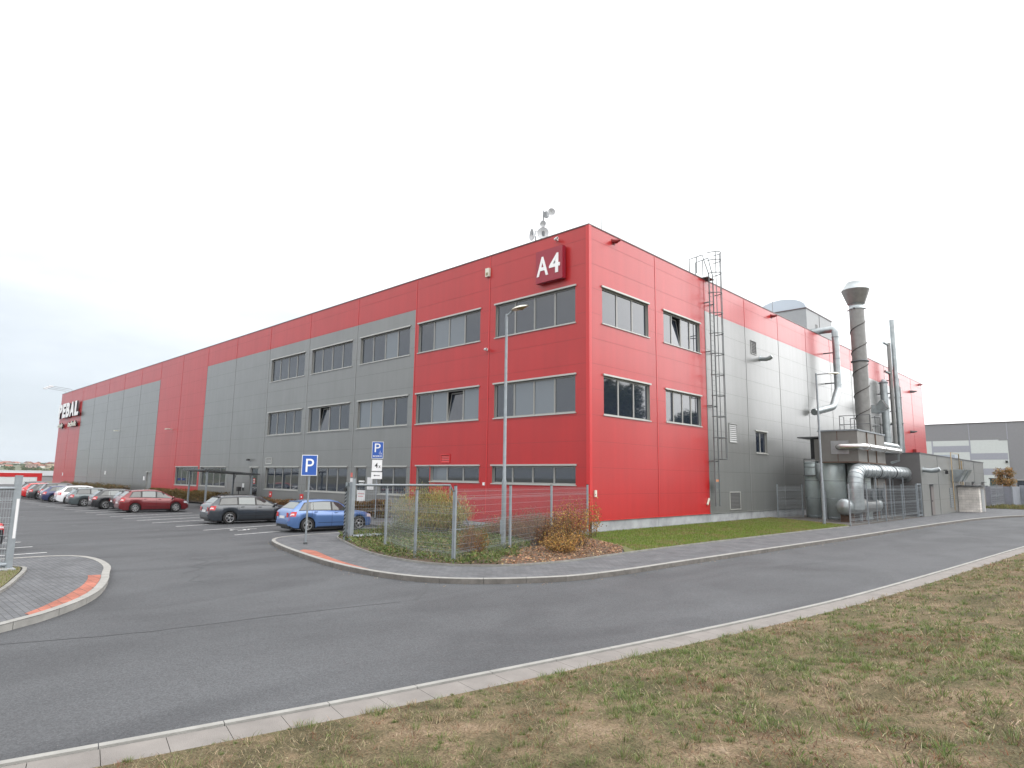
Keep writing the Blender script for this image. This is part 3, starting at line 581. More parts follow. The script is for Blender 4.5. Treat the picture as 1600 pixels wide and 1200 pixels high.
# louvres
def louvre(plane, a, c, z0, z1, n, fm, sm_):
    T = (lambda s, z, d: (-s, d, z)) if plane == 'F' else (lambda s, z, d: (-d, s, z)); b = MB()
    def bx(s0, s1, za, zb, d0, d1, m): p, q = T(s0, za, d0), T(s1, zb, d1); b.box(min(p[0],q[0]), max(p[0],q[0]), min(p[1],q[1]), max(p[1],q[1]), za, zb, m)
    bx(a, c, z0, z1, -.004, -.001, DARK); bx(a-.05,c+.05,z1,z1+.05,-.05,-.001,fm); bx(a-.05,c+.05,z0-.04,z0,-.04,-.001,fm); bx(a-.05,a,z0,z1,-.03,-.001,fm); bx(c,c+.05,z0,z1,-.03,-.001,fm)
    h = (z1-z0)/n
    for k in range(n): b.add([T(a, z0+k*h, -.03), T(c, z0+k*h, -.03), T(c, z0+(k+.75)*h, -.005), T(a, z0+(k+.75)*h, -.005)], [(0,1,2,3)], sm_)
    return b.build('louvre', hall)
louvre('G', 13.25, 14.2, 4.47, 5.5, 9, GRYT, GRYT); louvre('G', 13.05, 14.33, .68, 1.6, 12, SILL, REVEAL); louvre('G', 16.7, 17.4, 10.15, 10.93, 8, GRYT, REVEAL)
louvre('F', 28.8, 29.65, 3.05, 3.42, 4, SILL, GRYT); louvre('F', 9.02, 9.66, 3.03, 3.38, 4, REDT, REDT)

# roof house with the barrel rooflight
ph = thing('roof_house', 'grey roof house with a white barrel vaulted top rising behind the parapet', 'roof house', (-1, 29.7, 13))
PCL = mat('pale_cladding', (.27,.28,.29), .5, .0, .5, var=.04); POLY = mat('polycarbonate', (.42,.47,.53), .3)
b = MB(); b.box(-4.0, 0, 0, 6, 0, 2.85, PCL); b.box(0, .02, 2.9, 2.95, 0, 2.85, JGRY); b.build('wall', ph)
b = MB(); b.box(-4.05, .05, -.05, 6.05, 2.85, 2.93, COP); b.build('roof_edge', ph)
b = MB(); arc = [(-2+2.0*math.cos(t)*1.0, 2.93+.95*math.sin(t)) for t in np.linspace(0, math.pi, 15)]
b.add([(x,.02,z) for x,z in arc]+[(x,5.98,z) for x,z in arc], [(i,i+1,15+i+1,15+i)[::-1] for i in range(14)]+[tuple(range(15))[::-1], tuple(range(15,30))], POLY, False); b.build('rooflight', ph)
b = MB(); b.box(.001,.03,2.0,2.4,1.1,1.9,REVEAL); b.build('louvre', ph)

# ------------------------------------------------------------------ things fixed to the walls
def wall_spout(y, z, label, grp='overflow spouts on the gable', x0=0, m=None, r=.11, l=.42):
    t = thing('roof_spout', label, 'spout', (x0, y, z), 0, grp); b = MB()
    b.tube([(.0,0,.03),(l*.45,0,.0),(l,0,.02)], [r, r*.9, r*.35], m or JRED, 10); b.build('pipe', t); b = MB(); b.box(0,.02,-r*1.2,r*1.2,-r,r*1.2,m or JRED); b.build('wall_plate', t); return t
DGR = mat('dark_grey_metal', (.10,.105,.11), .4, .5)
wall_spout(1.87, 13.17, 'dark red spout under the coping beside the front corner of the gable'); wall_spout(20.1, 13.15, 'dark red spout under the coping left of the roof house')
wall_spout(61.2, 13.2, 'small dark spout under the coping at the far end of the gable'); 
WRy = {'a': (57.6, 11.9), 'b': (56.3, 8.1)}
wall_spout(57.2, 12.0, 'dark vent spout high on the far red part of the gable', 'vent spouts on the gable', m=DGR, r=.14, l=.6); wall_spout(55.9, 7.6, 'dark vent spout midway up the far red part of the gable', 'vent spouts on the gable', m=DGR, r=.14, l=.6)
def cowl(y, z, label, x0=0, l=.9, r=.11):
    t = thing('vent_cowl', label, 'vent', (x0, y, z)); b = MB(); b.tube([(0,0,0),(l*.5,0,-.06),(l*.8,0,-.02),(l,0,.08)], [r,r,r*1.05,r*.9], GALV, 12); b.build('duct', t); b = MB(); b.cyl(0,0,0,0,0,GALV) if False else b.tube([(0,0,0),(.02,0,0)], r*1.5, GALV, 12); b.build('collar', t); return t
cowl(18.05, 9.98, 'galvanised vent elbow beside the small upper louvre', l=.75, r=.13)
A4RED = mat('sign_box_red', (.27, .012, .03), .35)
t = thing('letter_sign', 'square dark red sign box with white A4 near the corner', 'sign', (-2.07, -.3, 12))
b = MB(); b.box(-.8,.8,.0,.24,-.77,.77,A4RED); b.build('sign_box', t); b = MB(); b.box(-.6,.6,.24,.30,-.5,-.4,DARK); b.build('bracket', t); b = MB(); b.box(-.6,.6,.24,.30,.4,.5,DARK); b.build('bracket', t)
text_obj('letter', 'A', -.73, -.03, -.46, .46, -.02, .03, WHITE, t, .02); text_obj('letter', '4', .02, .66, -.46, .46, -.02, .03, WHITE, t, .02)
t = thing('company_sign', 'big white raised letters PEBAL at the far end of the front wall', 'sign', (-90,-.1,10.7))
dk = mat('letter_side', (.03,.03,.035), .5)
for ch, x0, x1 in (('P',-95.1,-93.2),('E',-92.9,-91.2),('B',-90.9,-89.0),('A',-88.8,-86.5),('L',-86.2,-84.3)):
    text_obj('letter', ch, x0+90, x1+90, -.95, 1.08, -.30, .03, WHITE, t, .05); text_obj('letter_body', ch, x0+90, x1+90, -.95, 1.08, -.27, .2, dk, t, .05)
t = thing('company_sign', 'small pale raised words below the big white letters', 'sign', (-90,-.1,8.6))
text_obj('lettering', 'obaly', -95.2+90, -92.3+90, -.35, .5, -.25, .03, OFFW, t, .02); text_obj('lettering_body', 'obaly', -95.2+90, -92.3+90, -.35, .5, -.22, .15, dk, t, .02)
text_obj('lettering', 'technik', -89.3+90, -84.9+90, -.25, .5, -.25, .03, OFFW, t, .03); text_obj('lettering_body', 'technik', -89.3+90, -84.9+90, -.25, .5, -.22, .15, dk, t, .03)
def small(name, label, cat, x, y, z, parts, grp=None):
    t = thing(name, label, cat, (x,y,z), 0, grp)
    for nm, (x0,x1,y0,y1,z0,z1,m) in parts: b = MB(); b.box(x0,x1,y0,y1,z0,z1,m); b.build(nm, t)
    return t
small('alarm_box', 'small pale siren box high on the front wall near the parapet', 'alarm', -6.35, -.14, 12.6, [('housing',(-.13,.13,0,.13,-.22,.22,OFFW)),('lens',(-.06,.06,-.03,0,-.15,-.02,AMB))])
def camera_thing(x, y, z, label):
    t = thing('security_camera', label, 'camera', (x,y,z)); b = MB(); b.box(-.05,.05,.0,.14,-.05,.05,WHITE); b.build('bracket', t); b = MB(); b.tube([(-.02,-.02,0),(.22,-.16,-.03)], .06, WHITE, 10); b.build('housing', t)
    b = MB(); b.tube([(.221,-.161,-.03),(.225,-.165,-.03)], .04, BLACK, 10); b.build('lens', t); return t
camera_thing(-6.35, -.14, 8.6, 'white camera on the red wall between the two upper office windows')
camera_thing(-1.8, -.14, 13.2, 'small white camera above the A4 sign')
camera_thing(-25.9, -.14, 8.0, 'white camera on the grey wall between the windows of the upper floors') if False else None
def floodlight(x, z, label):
    t = thing('wall_light', label, 'wall light', (x,-.14,z), 0, 'lights on the front wall'); b = MB(); b.tube([(0,.14,0),(0,-.25,.02)], .025, OFFW, 8); b.build('arm', t); b = MB(); b.box(-.25,.25,-.45,-.1,-.03,.06,OFFW); b.build('lamp_head', t)
floodlight(-66.3, 6.9, 'pale wall light on the grey far part of the front'); floodlight(-49.7, 6.4, 'pale wall light on the tall red stripe of the front')
small('wall_light', 'black wall light above the glazed side door behind the parked cars', 'wall light', -32.4, -.14, 3.35, [('arm',(-.03,.03,0,.14,-.03,.03,BLACK)),('lamp_head',(-.05,.3,-.12,0,-.08,.06,BLACK))])
small('intercom', 'white notice and black intercom left of the glazed side door', 'intercom', -33.2, -.06, 1.3, [('notice',(-.14,.14,.03,.06,-.05,.25,WHITE)),('unit',(-.09,.09,0,.06,-.3,-.1,BLACK))])
small('socket_box', 'small white box on the red wall between the two low strip windows', 'box', -6.4, -.05, 1.95, [('housing',(-.06,.06,0,.05,-.07,.07,WHITE))])
small('socket_box', 'small pale box on the corner of the gable just above the shrubs', 'box', .04, .35, 1.65, [('housing',(-.04,.03,-.06,.06,-.14,.14,OFFW))])
small('hydrant_plate', 'square red plate low under the window behind the blue car roof', 'plate', -24.1, -.03, .78, [('plate',(-.2,.2,0,.03,-.2,.2,REDP)),('symbol',(-.08,.08,-.006,0,-.05,.05,WHITE))], None)
small('hydrant_plate', 'square red plate low under the window between the dark estate and the blue car', 'plate', -28.6, -.03, .85, [('plate',(-.2,.2,0,.03,-.2,.2,REDP)),('symbol',(-.08,.08,-.006,0,-.05,.05,WHITE))], None)
for i, (x, z, lb) in enumerate(((-90.5,1.9,'tiny white box low on the far red end of the front wall'), (-70.2,2.2,'tiny white box low on the grey wall above the grey parked car'), (-56.4,1.7,'tiny white box low beside the grey steel door'))): small('junction_box', lb, 'box', x, -.08, z, [('housing',(-.12,.12,0,.08,-.2,.2,WHITE))])
# notices by the entrance
small('notice_board', 'two white notices between the entrance door and the window', 'notice', -16.1, -.02, 1.75, [('sheet',(-.3,.22,0,.019,.02,.42,PAPER)),('sheet',(-.3,.36,0,.019,-.30,-.0,PAPER))])
# access ladder with cage
LADM = mat('ladder_steel', (.13,.145,.15), .5, .2)
lad = thing('roof_ladder', 'tall caged steel ladder fixed where the red gable meets the grey', 'ladder', (0, 10.98, 0))
b = MB(); 
for dy in (-.25, .22): b.tube([(.30,dy,.9),(.30,dy,H+.25)], .036, LADM, 8)
b.build('stringer', lad); b = MB()
for k in range(44): b.tube([(.30,-.25,1.0+k*.28),(.30,.22,1.0+k*.28)], .012, LADM, 6)
b.build('rungs', lad)
b = MB(); HZ = [3.4,4.55,5.7,6.85,8.0,9.15,10.3,11.45,12.6,13.75,14.5,14.95]
def hoop(z, dx=0): return [(.30+dx+.62*math.sin(a), -.015-.36*math.cos(a), z) for a in np.linspace(0, math.pi, 13)]
for z in HZ: b.tube(hoop(z), .024, LADM, 6)
for k in (3,6,9): p = hoop(0)[k]; b.tube([(p[0],p[1],HZ[0]),(p[0],p[1],HZ[-1])], .022, LADM, 6)
b.build('cage', lad); b = MB()
for dy in (-.25,.22): b.tube([(.30,dy,H+.25),(.12,dy*1.3,14.4),(.0,dy*1.5,14.9),(-.8,dy*1.6,14.8),(-.8,dy*1.6,13.6)], .03, LADM, 8); b.tube([(-.35,dy*1.55,14.85),(-.35,dy*1.55,13.9)], .025, LADM, 6)
b.build('handrail', lad)
for z in (3.3,6.3,9.3,12.1):
    for dy in (-.33,.3): b = MB(); b.box(0,.31,dy-.02,dy+.02,z-.03,z+.03,LADM); b.build('bracket', lad)
b = MB(); b.box(-.3,.30,-.4,.4,H+.06,H+.11,LADM); b.build('landing', lad)
b = MB(); b.box(.27,.29,-.24,.20,2.2,2.32,mat('warning_orange',(.5,.2,.1),.6)); b.box(.27,.29,-.22,.18,1.85,2.15,LADM); b.build('barrier_plate', lad)
small('drain_pipe', 'short slanting pale pipe low on the wall left of the caged ladder', 'pipe', .03, 10.35, 1.15, [('pipe',(0,.06,-.05,.05,-.2,.2,OFFW))]).rotation_euler = (R(-35),0,0)
# antenna mast and lightning rods on the roof
t = thing('antenna_mast', 'slim antenna mast with white dishes behind the parapet above the A4 sign', 'antenna', (-5.3, 3, 13))
AN = mat('antenna_grey', (.22,.23,.24), .5, .3)
b = MB(); b.tube([(0,0,0),(0,0,3.6)], .035, AN, 8); b.tube([(0,0,3.6),(0,0,4.3)], .012, AN, 6); b.tube([(-.55,0,0),(-.55,0,2.3)], .03, AN, 8); b.tube([(-.6,0,2.6),(.1,0,2.45)], .02, AN, 6); b.tube([(0,0,3.3),(.35,-.1,3.3)], .03, AN, 6); b.build('mast', t)
DISH = mat('dish_white', (.66,.67,.68), .4)
for (x,z,r,tx) in ((-.55,2.35,.33,-.5),(.05,2.25,.32,.6),(.55,3.3,.2,1.0),(.12,2.75,.18,.3)):
    Md = Matrix.Translation((x,-.05,z)) @ Matrix.Rotation(tx,4,'Z') @ Matrix.Rotation(R(90),4,'X'); b = MB(); b.lathe([(0,.0),(r*.6,.05),(r,.14),(r,.22),(r*.96,.22)], DISH, Md, 18); b.build('dish', t)
b = MB(); b.box(-.75,-.55,-.1,.05,2.4,2.55,AN); b.box(-.1,.12,-.12,.1,2.15,2.4,AN); b.box(.15,.35,-.15,.05,3.15,3.45,AN); b.build('radio_unit', t)
for (x,y,h,lb) in ((-2.2,4,4.2,'thin lightning rod on the roof between the dishes and the corner'),(-1.6,24.5,4.6,'thin lightning rod rising in front of the white vaulted roof house'),(-1.3,42,3.5,'thin lightning rod on the roof left of the brown chimney')):
    t = thing('lightning_rod', lb, 'lightning rod', (x,y,13)); b = MB(); b.tube([(0,0,0),(0,0,h*.45),(0,0,h)], [.03,.022,.006], AN, 6); b.build('rod', t); b = MB(); b.cyl(0,0,-.4,.0,.18,CONC,12); b.build('base', t)
for i,(x,lb) in enumerate(((-97.4,'outermost'),(-95.6,'second'),(-93.8,'innermost'))):
    t = thing('roof_floodlight', lb+' floodlight arm reaching over the far end of the parapet', 'floodlight', (x,.5,13.4), 0, 'floodlights at the far end of the roof'); b = MB(); b.tube([(0,.6,.1),(0,0,.7),(-.4,-2.2,.95)], .03, AN, 6); b.build('arm', t); b = MB(); b.box(-.75,-.2,-2.6,-2.1,.85,1.0,DISH); b.build('lamp_head', t)

# ------------------------------------------------------------------ filter plant beside the gable
def seg_duct(b, pts, r, m, ring=None, n=18, step=None, rm=None):
    b.tube(pts, r, m, n)
    if step:
        P_ = [Vector(p) for p in pts]
        for a, c in zip(P_, P_[1:]):
            L = (c-a).length; k = max(1, int(L/step))
            for i in range(k+1):
                p = a.lerp(c, i/k); d = (c-a).normalized(); b.tube([p-d*.018, p+d*.018], r*1.045, rm or m, n)
def bend(p0, p1, p2, r, k=6):
    """rounded corner at p1"""
    p0, p1, p2 = Vector(p0), Vector(p1), Vector(p2); a = p1+(p0-p1).normalized()*r; c = p1+(p2-p1).normalized()*r
    return [tuple((1-t)**2*a+2*t*(1-t)*p1+t*t*c) for t in [i/k for i in range(k+1)]]
X0, Y0, YB = 4.85, 19.9, 25.7
fh = thing('filter_house', 'dark grey steel filter house raised above the silver drums', 'filter house', (0,0,0))
XL = 2.65
b = MB(); b.box(XL, X0, Y0, YB, 3.42, 5.34, BOXM); b.build('casing', fh)
b = MB(); b.box(XL-.05, X0+.06, Y0-.06, YB+.05, 5.341, 5.42, GALVP); b.build('roof', fh)
b = MB()
for y in (21.75, 23.6): b.box(X0, X0+.05, y-.04, y+.04, 3.5, 5.33, RUST)
b.box(X0, X0+.04, Y0+.02, YB, 3.43, 3.5, RUST); b.box(XL+.05, X0, Y0-.03, Y0, 3.43, 3.5, RUST); b.box(3.7, 3.74, Y0-.02, Y0, 3.5, 5.33, RUST); b.build('seam', fh)
b = MB(); b.box(XL+.1, X0-.05, 22.9, YB-.1, 1.0, 3.42, BOXM); b.build('hopper', fh)
for x in (XL+.15, X0-.1):
    for y in (Y0+.15, 21.8, 23.7, YB-.15): b = MB(); b.box(x-.06,x+.06,y-.06,y+.06,0,1.75 if x < 4 else 3.42,RUST if y > 20.2 else GALVP); b.build('leg', fh)
b = MB(); b.box(3.35, 4.35, Y0-.03, Y0-.002, 3.95, 4.75, GALV); b.build('flange_plate', fh)
b = MB(); PIP = [(3.85,Y0-.03,4.34),(3.85,Y0-.3,4.34)]
pts = [(3.85,Y0-.03,4.36)]+bend((3.85,Y0-.03,4.36),(3.85,Y0-.38,4.36),(5.2,Y0-.38,4.36),.22)+bend((3.85,Y0-.38,4.36),(5.28,Y0-.38,4.36),(5.28,27.5,4.36),.25)+[(5.28,27.3,4.36)]
b.tube(pts, .185, STAIN, 16)
for y in (20.2,23.6,27.2): b.tube([(5.28,y-.06,4.36),(5.28,y+.06,4.36)], .225, STAIN, 16)
b.tube([(5.28,27.2,4.36),(5.28,27.2,3.75),(4.8,27.2,3.6)], .08, GALV, 8); b.build('exhaust_pipe', fh)
b = MB()
def rail(b, pts, z, h, m, r=.022):
    for p, q in zip(pts, pts[1:]):
        p, q = Vector(p), Vector(q); L = (q-p).length; k = max(1, round(L/1.1))
        for i in range(k+1): c = p.lerp(q, i/k); b.tube([(c.x,c.y,z),(c.x,c.y,z+h)], r, m, 6)
        for f in (.5, 1): b.tube([(p.x,p.y,z+h*f),(q.x,q.y,z+h*f)], r, m, 6)
rail(b, [(2.9,23.3),(4.7,23.3),(4.7,25.6),(2.9,25.6)], 5.42, 1.15, DGR); rail(b, [(2.9,23.3),(2.9,24.2)], 5.42, 1.15, DGR); b.build('railing', fh)
# rear cabinet with its own little roof, left of the casing
b = MB(); b.box(1.7, 2.6, 21.2, 22.6, 3.7, 5.0, DARK); b.box(2.0,2.64,21.0,21.19,3.6,4.95,BOXM); b.build('fan_housing', fh)
b = MB(); b.box(1.0, 2.7, 20.9, 23, 5.05, 5.12, DGR); b.build('canopy', fh)
b = MB(); rail(b, [(1.25,21.2),(2.6,21.2)], 2.7, 1.0, DGR); b.box(1.2,2.6,21.1,22.5,2.62,2.7,DGR); b.build('gantry', fh)
b = MB(); b.box(2.7, 4.6, 23, 25, .3, 1.0, DARK); b.tube([(3.4,21,1.1),(3.4,24.5,1.1)], .35, DGR, 14); b.build('fan_unit', fh)
for y,z in ((21.0,1.5),(23.2,1.55)): b = MB(); b.box(4.6,4.95,y,y+1.5,z-.5,z+.4,BLACK); b.tube([(4.96,y+.75,z),(5.05,y+.75,z)], .3, DGR, 14); b.build('motor', fh)
# drums
DRM = mat('drum_sheet', (.46,.52,.52), .33, .3, .5, var=.12, vscale=1.5)
def drum(x, y, r, z1, label):
    t = thing('steel_drum', label, 'drum', (x,y,0), 0, 'tall silver drums under the filter house'); b = MB(); b.lathe([(0,.02),(r,.02),(r,z1-.05),(r*.97,z1),(0,z1+.05)], DRM, Matrix(), 28); b.build('shell', t)
    b = MB()
    for z in (z1*.35, z1*.66, z1-.1, .12): b.lathe([(r,z-.02),(r+.018,z),(r,z+.02)], GALVP, Matrix(), 28)
    b.build('bands', t); return t
drum(1.62, 21.95, .62, 3.55, 'leftmost tall silver drum under the small canopy'); drum(3.02, 21.05, .70, 3.55, 'tall silver drum in front left under the filter house'); drum(4.25, 21.9, .62, 3.5, 'tall silver drum half hidden behind the bent duct')
t = thing('duct_elbow', 'short silver ball-shaped duct between the two left drums', 'duct', (0,0,0)); b = MB(); b.tube([(2.0,21.5,3.3),(2.35,21.0,3.25),(2.4,20.95,2.6),(2.35,21.1,2.3)], [.2,.36,.36,.2], GALV, 16); b.build('duct', t)
# main bent duct
t = thing('bent_duct', 'fat segmented galvanised duct that bends down in front of the filter house', 'duct', (0,0,0)); b = MB()
XD = 5.02; pts = [(XD,29.7,2.95)]+bend((XD,29.7,2.95),(XD,18.35,2.95),(XD,18.35,.9),1.0,7)+[(XD,18.35,1.35),(XD,18.35,.75)]
b.tube(pts, .41, GALV, 22)
Pp = [Vector(p) for p in pts]
for k in range(2,8): 
    d = (Pp[k+1]-Pp[k-1]).normalized() if k+1 < len(Pp) else Vector((0,0,-1)); b.tube([Pp[k]-d*.015, Pp[k]+d*.015], .425, GALVP, 22)
for y in np.arange(19.6, 29.6, .8): b.tube([(XD,y-.02,2.95),(XD,y+.02,2.95)], .425, GALVP, 22)
b.tube([(XD,22.4,2.95),(XD,22.46,2.95)], .45, DGR, 22); b.tube([(XD,25.9,2.95),(XD,25.96,2.95)], .45, DGR, 22); b.tube([(XD,29.5,2.95),(XD,30.0,2.6)], [.41,.3], GALV, 20); b.build('duct', t)
for y in (21.2,24.4,27.6): 
    for dx in (-.3,.3): b = MB(); b.box(XD+dx-.03,XD+dx+.03,y-.03,y+.03,0,2.6,GALVP); b.build('support', t)
t = thing('horizontal_tank', 'silver horizontal cylinder lying behind the fence under the bent duct', 'tank', (0,0,0)); b = MB()
Mt = Matrix.Translation((4.55,17.6,.88)) @ Matrix.Rotation(R(-90),4,'X'); b.lathe([(0,-.02),(.3,0),(.44,.08),(.47,.2),(.47,2.2)], GALV, Mt, 24); b.lathe([(.47,2.2),(.47,5.6)], DUCTD, Mt, 24); b.lathe([(.47,5.6),(.49,5.62),(.49,6.1),(.3,6.3),(0,6.3)], GALV, Mt, 24)
b.build('shell', t); b = MB()
for y in (18.2,20.4,23.2): b.box(4.2,4.9,y-.05,y+.05,0,.5,RUST)
b.build('cradle', t)
# chimney
t = thing('chimney', 'brown clad chimney with spiral strakes and flared silver top', 'chimney', (4.0, 24.6, 5.42)); b = MB(); CH = 13.83-5.42
b.tube([(0,0,0),(0,0,CH)], .46, DUCTD, 26); b.build('flue', t); b = MB()
b.tube([(.47*math.cos(a),.47*math.sin(a),z) for a, z in [(k*.35, .25+k*.35/(2*math.pi)*1.45) for k in range(int((CH-.4)/1.45*2*math.pi/.35))]], .036, mat('strake',(.06,.055,.05),.6), 6); b.build('spiral_strake', t)
b = MB(); b.lathe([(.47,CH-.02),(.50,CH),(.50,CH+.04),(.45,CH+.05),(.46,CH+.32),(.50,CH+.36),(.53,CH+.38)], GALV, Matrix(), 26)
b.lathe([(.53,CH+.38),(.87,CH+1.33)], DUCTD, Matrix(), 26); b.lathe([(.87,CH+1.33),(.52,CH+1.9),(.48,CH+1.9),(.5,CH+1.5)], GALV, Matrix(), 26); b.build('flared_top', t)
b = MB(); b.box(-.62,.62,-.04,.04,CH-.02,CH+.04,DGR); b.box(-.04,.04,-.62,.62,CH-.02,CH+.04,DGR); b.build('bracket', t); b = MB(); b.lathe([(.50,2.9*1),(.54,2.9),(.54,3.0),(.50,3.0)], DGR, Matrix.Translation((0,0,1.9)), 26); b.build('clamp_ring', t)
# wall ducts
t = thing('wall_duct', 'galvanised duct running down the gable from the roof with an elbow at both ends', 'duct', (0,0,0)); b = MB()
p = [(-.9,30.1,13.95)]+bend((-.9,30.1,13.95),(.92,30.1,13.95),(.92,30,9.3),.3)+bend((.92,30.1,13.9),(.92,30.0,9.25),(.95,28.4,7.75),.25)+bend((.92,30,9.25),(.95,28.5,7.75),(.35,26.6,7.3),.3)+[(.30,26.4,7.25)]
b.tube(p, .25, GALV, 18)
for z in (13.3,11.6,9.6): b.tube([(.92,30.05,z-.02),(.92,30.05,z+.02)], .265, GALVP, 18)
b.build('duct', t); 
for z in (12.1, 9.75): b = MB(); b.box(.0,.7,29.98,30.05,z-.04,z+.04,BLACK); b.build('bracket', t)
t = thing('wall_duct', 'pale straight duct low against the gable beside the tall silver flue', 'duct', (.5,44.6,0)); b = MB(); seg_duct(b, [(0,0,3.9),(0,0,11.4)], .33, GALV, step=2.4, rm=GALVP); b.lathe([(.33,11.4),(.42,11.45),(.1,11.8),(0,11.8)], GALVP, Matrix(), 18); b.build('duct', t); [(b.box(-.5,.6,-.05,.05,zz,zz+.1,DGR), b.build('bracket', t)) for zz in (7.5,10.4) for b in [MB()]]
t = thing('flue', 'tallest slim silver flue standing against the far part of the gable', 'flue', (.9,47.4,0)); b = MB(); seg_duct(b, [(0,0,4.0),(0,0,17.9)], .21, GALV, step=3.3, rm=GALVP); b.build('pipe', t)
b = MB(); b.tube([(-.3,-.5,4.0),(-.3,-.5,15.6)], .17, DUCTD, 14); b.tube([(-.3,-.5,15.4),(-.6,-1.1,15.6)], .12, GALV, 10); b.tube([(-.3,-.5,12.6),(-.6,-1.2,12.8)], .12, GALV, 10); b.build('side_pipe', t)

for z in (6,9,12): b = MB(); b.box(-.9,.1,-.04,.04,z,z+.08,DGR); b.build('bracket', t)
t = thing('pipe_bundle', 'bundle of three thin silver pipes right of the tallest flue', 'pipes', (.8,48.6,0))
for dy,z1 in ((0,13.2),(.35,12.4),(.7,11.6)): b = MB(); b.tube([(0,dy,4.2),(0,dy,z1)], .04, GALV, 8); b.build('pipe', t)

for z in (5.5,8,10.5): b = MB(); b.box(-.8,.1,-.1,.85,z,z+.06,DGR); b.build('bracket', t)
t = thing('outlet_hood', 'galvanised box hood with open dark mouth on the gable right of the chimney', 'vent hood', (0,41.0,8.75)); b = MB()
v = [(0,-.4,-.35),(0,.4,-.35),(0,.4,.35),(0,-.4,.35),(.8,-.4,-.45),(.8,.4,-.45),(.75,.4,.25),(.75,-.4,.25),(1.6,-.5,.0),(1.6,.5,.0),(1.2,.5,.75),(1.2,-.5,.75)]
b.add(v, [(0,4,5,1),(1,5,6,2),(2,6,7,3),(3,7,4,0),(4,8,9,5),(5,9,10,6),(6,10,11,7),(7,11,8,4)], GALV); b.build('hood', t); b = MB(); b.add([(1.58,-.48,.02),(1.58,.48,.02),(1.19,.48,.72),(1.19,-.48,.72)], [(0,1,2,3)], DARK); b.build('mouth', t)
t = thing('roof_duct', 'grey duct bending down into the low annex roof in front of the far red wall', 'duct', (0,0,0)); b = MB(); b.tube([(3.9,25.7,4.95)]+bend((3.9,25.7,4.95),(3.9,33.2,4.95),(3.9,33.2,4.2),.5)+[(3.9,33.2,4.2)], .2, DUCTD if False else GALV, 14); b.build('duct', t)
small('wall_box', 'small red box low on the far end of the gable', 'box', 0, 56.5, 5.6, [('housing',(0,.3,-.3,.3,-.2,.2,JRED)),('cover',(.3,.34,-.26,.26,-.16,.16,RED))])
# ------------------------------------------------------------------ low annex
XA, YA0, YA1, ZA = 5.93, 30.0, 56.2, 4.32
an = thing('annex', 'low grey metal clad annex with steel doors against the gable', 'building', (0,0,0))
AGR = mat('annex_panel', (.20,.205,.195), .4, .25, .6, var=.05, vscale=.6, bump=.05, bscale=1.2, coat=.5, coatr=.25); ASHD = mat('annex_shaded_end', (.11,.105,.105), .45, .1, .5, var=.06)
b = MB(); b.box(.02, XA, YA0, YA1, 0, ZA, AGR); b.quad((.02,YA0-.004,0),(XA-.03,YA0-.004,0),(XA-.03,YA0-.004,ZA),(.02,YA0-.004,ZA), ASHD)  # end face in a darker copy of the cladding, its shade painted in
for y in (35.4,41,45.9,50.8): b.box(XA, XA+.012, y-.03, y+.03, 0.02, ZA, DGR)
for z in (1.1,2.2,3.3): b.box(XA, XA+.003, YA0, YA1, z-.006, z+.006, JGRY)
b.build('wall', an)
b = MB(); b.box(0.05, XA+.05, YA0-.05, YA1+.05, ZA, ZA+.07, DGR); b.build('coping', an)
def adoor(y0, y1, z1, lb=None):
    b = MB(); b.box(XA+.0, XA+.02, y0, y1, .02, z1, DGR); d = b.build('door', an); b = MB(); b.box(XA+.021, XA+.05, y0+.08, y1-.08, .05, z1-.08, mat('door_brown',(.14,.12,.115),.5)); b.build('door_leaf', d); b = MB(); b.box(XA+.051, XA+.1, y0+.15, y0+.3, 1.0, 1.06, BLACK); b.build('handle', d); b = MB(); b.box(XA, XA+.25, y0-.1, y1+.1, z1+.01, z1+.06, DGR); b.build('hood', d)
adoor(32.3,33.35,2.15); adoor(49.2,50.1,2.4); adoor(52.7,53.5,2.1); adoor(54.3,55.4,2.4)
b = MB(); b.box(XA,XA+.03,46.0,47.9,2.02,2.42,REVEAL); b.build('window', an)
b = MB()
for k in range(9): b.box(XA,XA+.06,39.0,40.4,.45+k*.17,.55+k*.17,GALVP)
b.build('louvre', an)
b = MB()
for x,y in ((2,44),(2,47),(4,45.5)): b.box(x,x+1.4,y,y+1.4,ZA+.07,ZA+.45,POLY)
b.build('rooflight', an)
cowl(30.7, 3.2, 'silver vent spout at the near corner of the low annex', x0=XA, l=1.0, r=.16)
t = thing('annex_hood', 'flared galvanised double hood high on the annex front', 'vent hood', (XA,40.6,2.95)); b = MB()
for y in (0,1.7): v = [(0,y-.5,-.5),(0,y+.5,-.5),(0,y+.6,.45),(0,y-.6,.45),(.5,y-.35,-.5),(.5,y+.45,-.5),(1.0,y+.8,.45),(1.0,y-.5,.45)]; b.add(v, [(0,1,5,4),(4,5,6,7),(0,4,7,3),(1,2,6,5),(3,7,6,2)], GALV)
b.build('hood', t)
t = thing('gas_pipes', 'ochre gas pipe frame climbing the annex wall above its roof', 'pipe', (XA,0,0)); b = MB(); b.tube([(.12,40.0,.2),(.12,40.0,4.75),(.12,43.3,4.75),(.12,43.3,.3)], .035, ORG, 8); b.tube([(.12,44.2,4.2),(.12,44.2,.3)], .05, ORG, 8); b.build('pipe', t)
small('annex_camera', 'small black box on the annex wall between first door and hood', 'camera', XA, 37.5, 3.3, [('bracket',(0,.25,-.03,.03,-.03,.03,BLACK)),('housing',(.1,.3,-.1,.1,-.3,-.05,BLACK))])
BRK = paver_mat('white_brick', (.58,.54,.50), (.50,.47,.44), (.22,.20,.18), .5, .2)
BRK.node_tree.nodes['Mapping'].inputs['Rotation'].default_value = (R(90),0,0)
